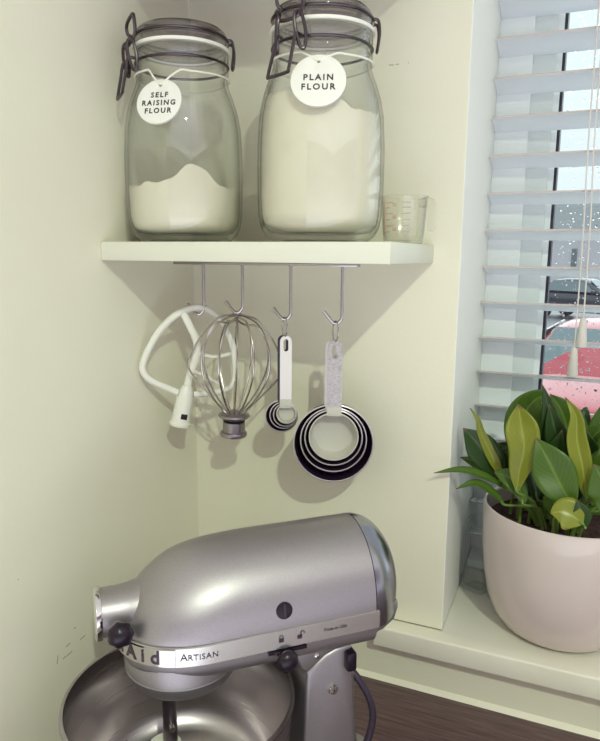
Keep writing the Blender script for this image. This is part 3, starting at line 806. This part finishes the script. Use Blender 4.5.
# nose badge ends where the side strip begins; engraved word on the strip
tm = text_mb('A', .0108, .0001, 'LEFT'); tm.xf(Matrix.Translation((0, .0004, .0004)))
t2 = text_mb('RTISAN', .0084, .0001, 'LEFT', space=1.10); t2.xf(Matrix.Translation((.0072, -.0003, .0004))); tm.add(t2.v, t2.f)
wrap(tm, .0905, zm).build('strip_lettering', 'lid_word', band, smooth=False)
tm = text_mb('Made in USA', .0050, .0001, 'LEFT'); tm.xf(Matrix.Translation((0, 0, .0004))); wrap(tm, .240, zm + .001).build('strip_lettering', 'lid_word', band, smooth=False)
def padlock(open_):
    mb = MB().box(-.0026, .0026, -.0042, 0, .0002, .0006)
    dx = .0030 if open_ else 0
    for i in range(10):
        a0 = PI * i / 10; a1 = PI * (i + 1) / 10; r0, r1 = .0014, .0023
        hh = .0020 if open_ else .0012
        vs = [(dx + r * math.cos(a), hh + r * math.sin(a), zz) for zz in (.0002, .0006) for r in (r0, r1) for a in (a0, a1)]
        mb.add(vs, [(0, 1, 3, 2), (4, 6, 7, 5), (0, 2, 6, 4), (1, 5, 7, 3), (0, 4, 5, 1), (2, 3, 7, 6)])
    for x0 in ((-.0023 + dx, .0014 + dx) if not open_ else (-.0023 + dx, .0014 + dx)):
        y0 = 0 if not (open_ and x0 > .003) else .0008
        mb.box(x0, x0 + .0009, y0 if open_ else 0, .0020 if open_ else .0012, .0002, .0006)
    return mb
wrap(padlock(False), .1930, zm + .002).build('lock_symbol', 'lid_word', band, smooth=False)
wrap(padlock(True), .2130, zm + .002).build('unlock_symbol', 'lid_word', band, smooth=False)
# lower head under the band, reaching back to the pedestal
lo, _ = stack([(.229, .0500, .036, .075), (.233, .0575, .028, .080), (.241, .0625, .022, .083), (.2530, .0640, .020, .084)], .284, 3)
lo.build('lower_housing', 'mixer', mx, bevel=0, angle=50)
MB().prism([(.279, .232), (.300, .237), (.314, .247), (.318, .260), (.318, .272), (.279, .272)], -.052, .052, 'xz').build('rear_skirt', 'mixer', mx, bevel=.006, seg=3)
# planetary drum under the nose
MB().lathe([(.001, .2500), (.0590, .2500), (.0600, .2330), (.0600, .2265), (.0588, .2256), (.0588, .2242), (.0598, .2235), (.0575, .2150), (.0530, .2085), (.0440, .2045), (.001, .2035)], 56, (.083, 0, 0), capa=False, capb=False).build('planetary_drum', 'mixer', mx)
sh = MB().lathe([(.0190, .2050), (.0205, .2010), (.0205, .1890), (.0190, .1870), (.0085, .1865), (.0078, .1850), (.0078, .100), (.001, .0995)], 28, (.068, 0, 0)).build('drive_shaft', 'darksteel', mx)
MB().lathe([(.0032, -.017), (.0032, .017)], 12, (0, 0, 0), axis='y').xf(Matrix.Translation((.068, 0, .150))).build('drive_pin', 'chrome', sh)
# hub at the nose with its cover and thumb knob
HZ = .290
MB().lathe([(.030, .060), (.0285, .040), (.0260, .030), (.0248, .018), (.0246, .004), (.0246, .001)], 40, (0, 0, HZ), axis='x').build('attachment_hub', 'mixer', mx)
MB().lathe([(.0264, .0018), (.0270, .0008), (.0270, -.0035), (.0255, -.0050), (.001, -.0056)], 44, (0, 0, HZ), axis='x', capb=False).build('hub_cover', 'chrome', mx)
kn = MB().ball((0, 0, 0), .0126, 20, 12, (1, .82, 1))
for i, v in enumerate(kn.v):
    a = math.atan2(v[2], v[0]); k_ = 1 + .06 * math.cos(7 * a); kn.v[i] = (v[0] * k_, v[1], v[2] * k_)
kn.xf(Matrix.Translation((.0170, -.0405, .2860))).build('hub_knob', 'black', mx)
MB().lathe([(.0052, .020), (.0052, .034)], 14, axis='y').xf(Matrix.Translation((.0160, 0, .2860))).build('hub_knob_stem', 'chrome', mx)
# dark screw plug on the near side
def side_n(z):
    for a, b in zip(SECT, SECT[1:]):
        if a.x <= z <= b.x:
            f = (z - a.x) / (b.x - a.x); return a.y + (b.y - a.y) * f, Vector((0, -(b.x - a.x), -(b.y - a.y))).normalized()
w_, n_ = side_n(.2930); n_ = Vector((0, -abs(n_.y), abs(n_.z)))
fr_ = frame((.1765, -w_ - .0001, .2930), (1, 0, 0), n_.cross(Vector((1, 0, 0))), n_)
pl = MB().lathe([(.001, .0012), (.0072, .0012), (.0086, .0008), (.0092, -.002)], 28, capa=False).xf(fr_).build('screw_plug', 'black', mx)
MB().box(-.0011, .0011, -.0066, .0066, .0009, .0016).xf(fr_).build('screw_slot', 'cable', pl, smooth=False)
# locking lever: slot, chrome tab and black knob
lv = MB().prism([(.1645, .2510), (.1745, .2510), (.1820, .2425), (.1720, .2425)], -.0715, -.0695, 'xz').build('lock_lever', 'chrome', mx)
MB().box(.158, .1995, -.0705, -.0640, .2494, .2530).build('lever_slot', 'black', mx, smooth=False)
lk = MB().ball((0, 0, 0), .0112, 18, 12, (1, .72, 1.05))
lk.xf(Matrix.Translation((.1765, -.0755, .2430))).build('lever_knob', 'black', lv)
# neck and pedestal
neck = [(.190, .2400), (.300, .2400), (.287, .2300), (.262, .2280), (.244, .2262), (.229, .2205), (.218, .2120), (.2095, .2050), (.203, .2100), (.196, .2240)]
MB().prism(neck, -.0500, .0500, 'xz').build('neck_yoke', 'mixer', mx, bevel=.003, seg=3)
ped = [(.2085, .2030), (.219, .2115), (.230, .2200), (.245, .2255), (.262, .2275), (.266, .200), (.272, .110), (.280, .060), (.295, .034), (.310, .030), (.310, .012), (.150, .012), (.150, .030), (.190, .038), (.203, .060), (.2070, .120), (.2080, .170)]
MB().prism(ped, -.0475, .0475, 'xz').build('pedestal', 'mixer', mx, bevel=.005, seg=3)
MB().lathe([(.0064, -.048), (.0064, .0487), (.0050, .0510), (.001, .0515)], 24, (.2400, 0, .1770), axis='y', capb=False).build('hinge_pin', 'chrome', mx)
MB().lathe([(.0030, 0), (.0030, .0508), (.001, .0515)], 14, (.2195, 0, .2225), axis='y', capb=False).build('yoke_screw', 'chrome', mx)
def rr(x0, x1, y0, y1, r, n=8):
    pts = []
    for cx, cy, a0 in ((x1 - r, y1 - r, 0), (x0 + r, y1 - r, 90), (x0 + r, y0 + r, 180), (x1 - r, y0 + r, 270)):
        for i in range(n + 1):
            a = math.radians(a0 + 90 * i / n); pts.append((cx + r * math.cos(a), cy + r * math.sin(a)))
    return pts
MB().prism(rr(-.035, .335, -.092, .092, .085, 14), .0, .026, 'xy').build('base_plate', 'mixer', mx, bevel=.006, seg=3)
MB().box(.2530, .2650, -.057, -.040, .1985, .2210).build('tilt_catch', 'black', mx, bevel=.003)
# bowl
BC = (.080, 0, 0)
BK = .1240 / .1172; BZ = .180 / .1925
bw = [(.001, .030), (.062, .030), (.064, .044), (.070, .050), (.088, .062), (.103, .084), (.1105, .115), (.1135, .150), (.1145, .1885), (.1165, .1905), (.1172, .1895), (.1172, .1860), (.1180, .1885), (.1170, .1925), (.1140, .1928),
      (.1128, .1890), (.1120, .150), (.109, .116), (.1015, .086), (.087, .0645), (.069, .053), (.001, .052)]
bw = [(r * BK if r > .01 else r, z * BZ) for r, z in bw]
MB().lathe(bw, 96, BC, capa=False, capb=False).build('bowl', 'bowl', mx, angle=40)
# white dough hook on the shaft
dh = MB().lathe([(.0105, .122), (.0175, .122), (.0185, .1190), (.0185, .1130), (.0150, .1105), (.0125, .090), (.010, .080), (.001, .078)], 28, (.062, 0, 0))
dh.tube([(.062, 0, .086), (.064, .012, .078), (.078, .030, .070), (.104, .022, .064), (.112, -.010, .066), (.100, -.030, .082), (.092, -.032, .104), (.098, -.026, .118), (.106, -.024, .1225)], [.0075, .0048], 12, smooth=5)
dh.build('dough_hook', 'beater', mx)
# power cable looping from the back of the pedestal
MB().tube([(.262, -.030, .190), (.272, -.040, .180), (.284, -.048, .158), (.2885, -.052, .135), (.284, -.054, .112), (.276, -.056, .095), (.270, -.062, .070), (.272, -.080, .034), (.276, -.098, .006), (.262, -.118, .005), (.235, -.135, .005)], .0042, 12, smooth=6).build('power_cable', 'cable', mx)

# ------------------------------------------------------------------ plant pot, soil, plant
PC = Vector((.572, .085, SILL))
pot = empty('plant_pot', PC, 0, 'glossy pinkish white ceramic plant pot on the window sill', 'plant pot')
po = [(.001, .004), (.060, .003), (.066, 0), (.0745, .002), (.0850, .010), (.0955, .026), (.1045, .050), (.1105, .080), (.1140, .115), (.1155, .150), (.1155, .174), (.1145, .1785), (.1125, .1795), (.1105, .1780), (.1100, .170), (.1085, .120), (.099, .060), (.078, .018), (.001, .012)]
po = [(r, z * 1.055) for r, z in po]
MB().lathe(po, 80, capa=False, capb=False).build('pot_body', 'pot', pot, angle=50)
so = MB(); n = 48; vs = []; fs = []
for j in range(7):
    r = .1084 * (1 - j / 7)
    for k in range(n):
        a = 2 * PI * k / n; vs.append((r * math.cos(a), r * math.sin(a), .161 + (random.uniform(-.003, .004) if j else 0)))
for j in range(6):
    for k in range(n):
        k2 = (k + 1) % n; fs.append((j * n + k, j * n + k2, (j + 1) * n + k2, (j + 1) * n + k))
fs.append(tuple(6 * n + k for k in range(n)))
for k in range(n):
    a = 2 * PI * k / n; vs.append((.1076 * math.cos(a), .1076 * math.sin(a), .140))
o2 = 7 * n
for k in range(n):
    k2 = (k + 1) % n; fs.append((k, o2 + k, o2 + k2, k2))
fs.append(tuple(o2 + k for k in range(n - 1, -1, -1)))
so.add(vs, fs); so_ = so.build('potting_soil', 'soil'); so_.location = PC
tag(so_, 'dark brown potting soil filling the plant pot', 'soil', None, 'stuff')

plant = empty('peace_lily', PC + Vector((0, 0, .161)), 0, 'leafy green peace lily with pointed glossy leaves growing in the pot', 'plant')
PO = PC + Vector((0, 0, .161))
def leaf(path, width, mat, face=None, fold=.25, stem=True, root=None, wave=0., widest=.45, curl=0.):
    """path: list of world points from leaf base to tip; width: full width in m"""
    P_ = spline(path, 7); n = len(P_); vs = []; fs = []; uvs = []; m = 8
    L_ = [0.]
    for a, b in zip(P_, P_[1:]): L_.append(L_[-1] + (b - a).length)
    ph = random.uniform(0, 6)
    for i, p in enumerate(P_):
        t_ = (P_[min(i + 1, n - 1)] - P_[max(i - 1, 0)]).normalized(); u = L_[i] / L_[-1]
        fc = face if face is not None else (cam_pos - p).normalized()
        s_ = t_.cross(fc); s_ = s_.normalized() if s_.length > 1e-4 else t_.orthogonal().normalized(); nr = s_.cross(t_).normalized()
        q = u / widest if u < widest else 1 - (u - widest) / (1 - widest)
        w = width / 2 * (max(math.sin(q * PI / 2), 0) ** (.8 if u < widest else 1.05)) + .0004
        for j in range(m + 1):
            x = -1 + 2 * j / m
            vs.append(p + s_ * (x * w) + nr * (-abs(x) * w * fold * -1 * 1 + curl * x * w + wave * w * math.sin(u * 9 + ph + x)) )
            uvs.append((x, u))
    for i in range(n - 1):
        for j in range(m): fs.append((i * (m + 1) + j, i * (m + 1) + j + 1, (i + 1) * (m + 1) + j + 1, (i + 1) * (m + 1) + j))
    me = bpy.data.meshes.new('leaf'); me.from_pydata([v - PO for v in vs], [], fs)
    ul = me.uv_layers.new(name='UVMap')
    for l in me.loops: ul.data[l.index].uv = uvs[l.vertex_index]
    for p in me.polygons: p.use_smooth = True
    me.materials.append(LEAF[mat]); o = bpy.data.objects.new('leaf', me); COL.objects.link(o); o.parent = plant
    md = o.modifiers.new('thick', 'SOLIDIFY'); md.thickness = .0007; md.offset = 0
    if stem:
        b = path[0]; r_ = root if root is not None else Vector((PC.x + (b.x - PC.x) * .45, PC.y + (b.y - PC.y) * .45, PO.z + .001))
        mid = (r_ + b) / 2 + Vector(((b.x - r_.x) * -.12, (b.y - r_.y) * -.12, .012))
        MB().tube([r_ - PO, mid - PO, b - PO, path[1] * .35 + b * .65 - PO], [.0024, .0014], 8, smooth=4).build('leaf_stem', 'stem', o)
    return o
def LF(px, Y, w, mat, **kw):
    Ys = Y if isinstance(Y, (list, tuple)) else [Y] * len(px)
    if len(Ys) != len(px): Ys = [Ys[0] + (Ys[-1] - Ys[0]) * i / (len(px) - 1) for i in range(len(px))]
    return leaf([at(x, y, yy) for (x, y), yy in zip(px, Ys)], w, mat, **kw)
# the leaves one can single out, left to right
LF([(508, 490), (488, 478), (462, 470), (434, 473)], (.03, -.03), .013, 1, face=Vector((.2, -.5, .8)))
LF([(505, 505), (492, 492), (475, 483), (456, 489)], (.02, -.01), .013, 1, face=Vector((.2, -.6, .8)))
LF([(502, 486), (494, 466), (478, 444), (463, 428)], (.05, .03), .044, 0, widest=.6)
LF([(503, 478), (490, 452), (481, 432), (478, 420), (470, 408)], (.04, .03), .015, 2, widest=.3)
LF([(500, 478), (486, 468), (474, 462), (460, 457)], (.07, .06), .018, 1)
LF([(508, 490), (502, 468), (492, 450), (478, 442)], (.09, .08), .034, 0, widest=.55)
LF([(517, 492), (519, 472), (524, 448), (521, 424), (518, 404)], (.0, .015), .043, 2, wave=.10, widest=.70, fold=.4)
LF([(530, 470), (522, 440), (526, 412), (540, 397), (551, 404)], (.10, .085), .052, 1, widest=.55)
LF([(540, 470), (548, 440), (549, 412), (542, 384)], (.06, .05), .028, 0, widest=.35)
LF([(575, 508), (562, 488), (549, 462), (536, 438)], (-.01, .0), .054, 1, widest=.5, fold=.25, wave=.06)
LF([(562, 470), (568, 440), (562, 412), (550, 394)], (.09, .08), .054, 1, widest=.55)
LF([(566, 480), (561, 452), (554, 426), (549, 404)], (.05, .05), .034, 0)
LF([(586, 500), (583, 470), (577, 440), (576, 416), (565, 397)], (.0, .02), .026, 2, fold=.5, widest=.45, wave=.1)
LF([(592, 500), (592, 470), (588, 445), (579, 425)], (.05, .05), .032, 0)
LF([(596, 505), (606, 478), (612, 455), (604, 430)], (.02, .02), .05, 1)
LF([(578, 470), (588, 446), (598, 432), (620, 420)], (.08, .06), .024, 1, face=Vector((.1, -.6, .8)))
LF([(590, 490), (600, 470), (616, 458), (640, 462)], (.03, .0), .040, 1, face=Vector((.1, -.6, .8)))
LF([(602, 514), (607, 500), (604, 484), (594, 464)], (-.01, -.01), .046, 1)
LF([(583, 524), (572, 516), (561, 512), (550, 513)], (-.030, -.033), .042, 2, widest=.5, fold=.15, face=Vector((.1, -.9, .5)))
LF([(585, 528), (583, 520), (581, 511), (577, 500)], (-.026, -.026), .022, 0)
LF([(524, 505), (520, 490), (510, 478), (494, 472)], (.01, .02), .026, 1, widest=.6)
LF([(538, 500), (532, 474), (530, 450), (536, 425)], (.05, .05), .038, 0)
LF([(550, 500), (553, 470), (556, 452), (562, 430)], (.03, .03), .034, 0)
LF([(525, 490), (512, 472), (504, 455), (494, 448)], (.11, .10), .034, 0)
LF([(545, 505), (540, 480), (536, 460), (528, 440)], (.08, .08), .04, 0)
LF([(570, 505), (574, 480), (572, 462), (566, 440)], (.07, .07), .04, 0)
for i in range(9):                                              # short leaves that hide the soil on the left
    a = random.uniform(2.3, 4.6); rr_ = random.uniform(.03, .075)
    b = PC + Vector((rr_ * math.cos(a), rr_ * math.sin(a), .190 + random.uniform(0, .02)))
    d = Vector((math.cos(a), math.sin(a) * .4, 0)); hgt = random.uniform(.035, .07)
    leaf([b, b + d * .010 + Vector((0, 0, hgt * .5)), b + d * .022 + Vector((0, 0, hgt * .9)), b + d * .040 + Vector((0, 0, hgt))], random.uniform(.020, .030), random.choice([0, 0, 0, 1]), root=Vector((b.x + d.x * .004, b.y, PO.z + .001)))
for i in range(18):                                             # the darker leaves in the depth of the clump and to the right
    a = random.uniform(-.4, 2.6); rr_ = random.uniform(.02, .07)
    b = PC + Vector((rr_ * math.cos(a), rr_ * math.sin(a) + .005, .185 + random.uniform(0, .04)))
    d = Vector((math.cos(a), math.sin(a) * .5, 0)); hgt = random.uniform(.06, .12)
    leaf([b, b + d * .018 + Vector((0, 0, hgt * .5)), b + d * .04 + Vector((0, 0, hgt)), b + d * .07 + Vector((0, 0, hgt * 1.05))], random.uniform(.028, .042), random.choice([0, 0, 1]))

# ------------------------------------------------------------------ glass bottle behind the pot
b = empty('glass_bottle', (.4465, .150, SILL), math.radians(-26), 'small square clear glass bottle on the sill behind the plant pot', 'bottle')
sq = lambda h, r, z: [(q[0], q[1], z) for q in rr(-h, h, -h, h, r, 5)]
lvls = [(.018, .008, .0012), (.0190, .007, .0), (.0208, .006, .004), (.0208, .006, .108), (.0200, .0075, .116), (.017, .010, .124), (.0115, .0105, .128), (.0105, .0104, .133), (.0105, .0104, .147), (.0125, .0124, .148), (.0125, .0124, .153), (.0095, .0094, .1535),
        (.0085, .0084, .130), (.014, .009, .121), (.0172, .006, .113), (.0182, .005, .100), (.0182, .005, .009), (.015, .005, .006)]
vs = []; fs = []; m = len(sq(1, .1, 0))
for h, r, z in lvls: vs += sq(h, min(r, h * .995), z)
for i in range(len(lvls) - 1):
    for q in range(m):
        q2 = (q + 1) % m; fs.append((i * m + q, i * m + q2, (i + 1) * m + q2, (i + 1) * m + q))
fs.append(tuple(range(m))); fs.append(tuple((len(lvls) - 1) * m + q for q in range(m)))
MB().add(vs, fs).build('bottle_body', 'bottleglass', b, angle=50)

# ------------------------------------------------------------------ outside the window
GZ = ZS - 2.15
M['asphalt'] = principled('wet_asphalt', (.46, .48, .48), .35, noise=(3., (.38, .40, .40), S1))
M['render'] = principled('pale_house_render', (.90, .94, .94), .8)
M['slate'] = principled('grey_roof_tiles', (.27, .31, .31), .6, noise=(3., (.40, .44, .44), (4, 1, 6)))
M['redpaint'] = principled('red_car_paint', (.62, .06, .085), .25, coat=.8)
M['darkpaint'] = principled('dark_car_paint', (.05, .06, .08), .25, coat=.6)
M['carglass'] = principled('car_window_glass', (.22, .31, .32), .08, spec=.8)
M['tyre'] = principled('tyre_rubber', (.02, .02, .02), .8)
M['lamp'] = principled('car_headlamp', (.7, .72, .75), .1, metal=.5)
g = struct(MB().box(-30, 30, WD + .3, 60, GZ - .1, GZ).build('ground', 'asphalt', smooth=False))
def car(loc, rz, paint, label):
    t = empty('car', loc, rz, label, 'car')
    # local: nose at -y, x across
    def hull(sections, name, mat, parent=None, bev=.03):
        """sections: (y, half width bottom, half width top, z0, z1)"""
        mb = MB(); vs = []; fs = []
        for y, wb_, wt, z0, z1 in sections:
            vs += [(-wb_, y, z0), (-wb_ * 1.02, y, z0 + (z1 - z0) * .5), (-wt, y, z1), (-wt * .5, y, z1 + .03), (0, y, z1 + .04), (wt * .5, y, z1 + .03), (wt, y, z1), (wb_ * 1.02, y, z0 + (z1 - z0) * .5), (wb_, y, z0)]
        m = 9
        for i in range(len(sections) - 1):
            for q in range(m):
                q2 = (q + 1) % m; fs.append((i * m + q, i * m + q2, (i + 1) * m + q2, (i + 1) * m + q))
        fs.append(tuple(range(m))); fs.append(tuple((len(sections) - 1) * m + q for q in range(m)))
        return mb.add(vs, fs).build(name, mat, parent or t, sub=1, angle=60)
    hull([(-1.95, .55, .50, .30, .55), (-1.90, .74, .66, .22, .68), (-1.6, .84, .74, .20, .80), (-.95, .86, .78, .20, .92), (-.4, .86, .80, .20, .95), (1.2, .86, .80, .20, .96), (1.8, .84, .76, .22, .94), (1.95, .74, .66, .30, .80)], 'car_body', paint)
    cab = hull([(-.98, .80, .74, .88, .90), (-.90, .79, .72, .86, .93), (-.25, .74, .58, .86, 1.36), (.1, .74, .57, .86, 1.41), (1.0, .74, .56, .86, 1.40), (1.55, .74, .60, .86, 1.12), (1.75, .72, .64, .86, .95)], 'cabin', paint)
    def quad(p, name, mat, par, th=.012):
        c = [Vector(q) for q in p]; n_ = (c[1] - c[0]).cross(c[2] - c[0]).normalized()
        mb = MB(); vs = [q for q in c] + [q + n_ * th for q in c]
        return mb.add(vs, [(0, 1, 2, 3), (7, 6, 5, 4), (0, 4, 5, 1), (1, 5, 6, 2), (2, 6, 7, 3), (3, 7, 4, 0)]).build(name, mat, par, smooth=False)
    quad([(-.66, -.83, .955), (.66, -.83, .955), (.52, -.29, 1.34), (-.52, -.29, 1.34)], 'windscreen', 'carglass', t, .03)
    for s_ in (-1, 1):
        quad([(s_ * .775, -.60, .97), (s_ * .775, 1.25, .98), (s_ * .635, 1.0, 1.33), (s_ * .640, -.15, 1.31)], 'side_window', 'carglass', t, .02 * s_)
        MB().ball((s_ * .93, -.62, 1.0), .09, 14, 8, (1, .6, .75)).build('door_mirror', paint, t)
        MB().ball((s_ * .60, -1.80, .60), .14, 14, 8, (1, .5, .6)).build('headlamp', 'lamp', t)
        for y in (-1.22, 1.28):
            MB().lathe([(.12, -.11), (.29, -.11), (.31, -.08), (.31, .08), (.29, .11), (.12, .11)], 28, axis='x').xf(Matrix.Translation((s_ * .76, y, .31))).build('wheel', 'tyre', t)
    quad([(-.42, -1.955, .36), (.42, -1.955, .36), (.42, -1.955, .50), (-.42, -1.955, .50)], 'grille', 'tyre', t, .02)
    return t
p_ = at(606, 372, 7.2); car((p_.x, 7.2, GZ), math.radians(-8), 'redpaint', 'red car parked close outside the window, nose towards the glass')
p_ = at(590, 290, 24.); car((p_.x, 24., GZ), math.radians(60), 'darkpaint', 'small dark car parked far behind the red car')
ho = empty('house', (at(580, 290, 40).x, 40, GZ), 0, 'pale low house with a grey tiled roof beyond the parked cars', 'house')
MB().box(-14, 16, 0, 7, 0, 3.75).build('house_wall', 'render', ho, smooth=False)
MB().prism([(-.4, 3.7), (3.5, 5.95), (7.4, 3.7)], -14.4, 16.4, 'yz').build('roof', 'slate', ho, smooth=False)
MB().box(-.6, -.3, -.06, .02, 1.6, 2.6).build('house_window', 'carglass', ho, smooth=False)
MB().box(5, 6.2, -.06, .02, 1.2, 2.5).build('house_window', 'carglass', ho, smooth=False)

# ------------------------------------------------------------------ light
ld = bpy.data.lights.new('ceiling_spot', 'SPOT'); ld.energy = 122; ld.shadow_soft_size = .028; ld.color = (.88, 1., .78)
ld.spot_size = math.radians(74); ld.spot_blend = 1.
lo_ = bpy.data.objects.new('ceiling_spot', ld); COL.objects.link(lo_); lo_.location = (1.43, -1.84, 1.13 + ZS - .005)
lo_.rotation_euler = (Vector((.35, -.30, .60)) - lo_.location).to_track_quat('-Z', 'Y').to_euler()
sd = bpy.data.lights.new('overcast_daylight', 'SUN'); sd.energy = 1.5; sd.angle = math.radians(80); sd.color = (.90, 1., 1.)
so2 = bpy.data.objects.new('overcast_daylight', sd); COL.objects.link(so2); so2.location = (2, 6, 6)
so2.rotation_euler = Vector((-.55, -1., -.62)).to_track_quat('-Z', 'Y').to_euler()
w = bpy.data.worlds.new('world'); sc.world = w; w.use_nodes = True
nt = w.node_tree; nt.nodes.clear()
ou = nt.nodes.new('ShaderNodeOutputWorld'); bgn = nt.nodes.new('ShaderNodeBackground')
tc = nt.nodes.new('ShaderNodeTexCoord'); sp = nt.nodes.new('ShaderNodeSeparateXYZ'); nt.links.new(tc.outputs['Generated'], sp.inputs[0])
mr = nt.nodes.new('ShaderNodeMapRange'); mr.inputs['From Min'].default_value = -.15; mr.inputs['From Max'].default_value = .15
nt.links.new(sp.outputs['Y'], mr.inputs['Value'])
mc = nt.nodes.new('ShaderNodeMix'); mc.data_type = 'RGBA'
mz = nt.nodes.new('ShaderNodeMapRange'); mz.inputs['From Min'].default_value = -.50; mz.inputs['From Max'].default_value = .10
nt.links.new(sp.outputs['Z'], mz.inputs['Value'])
mi = nt.nodes.new('ShaderNodeMix'); mi.data_type = 'RGBA'
mi.inputs[6].default_value = (2.5, 2.55, 2.8, 1); mi.inputs[7].default_value = (.27, .18, .24, 1)
nt.links.new(mz.outputs[0], mi.inputs[0]); nt.links.new(mi.outputs[2], mc.inputs[6])
mc.inputs[7].default_value = (.92, 1.05, 1.10, 1)
mu = nt.nodes.new('ShaderNodeMapRange'); mu.inputs['From Min'].default_value = .42; mu.inputs['From Max'].default_value = .50
nt.links.new(sp.outputs['Z'], mu.inputs['Value'])
mm = nt.nodes.new('ShaderNodeMath'); mm.operation = 'MAXIMUM'; nt.links.new(mr.outputs[0], mm.inputs[0]); nt.links.new(mu.outputs[0], mm.inputs[1])
nt.links.new(mm.outputs[0], mc.inputs[0]); nt.links.new(mc.outputs[2], bgn.inputs['Color'])
bgn.inputs['Strength'].default_value = 1.0; nt.links.new(bgn.outputs[0], ou.inputs[0])

sc.view_settings.view_transform = 'Standard'; sc.view_settings.look = 'None'
sc.view_settings.exposure = 0.; sc.view_settings.gamma = 1.; sc.view_settings.use_curve_mapping = False
sc.cycles.max_bounces = 10; sc.cycles.transparent_max_bounces = 24; sc.cycles.transmission_bounces = 8
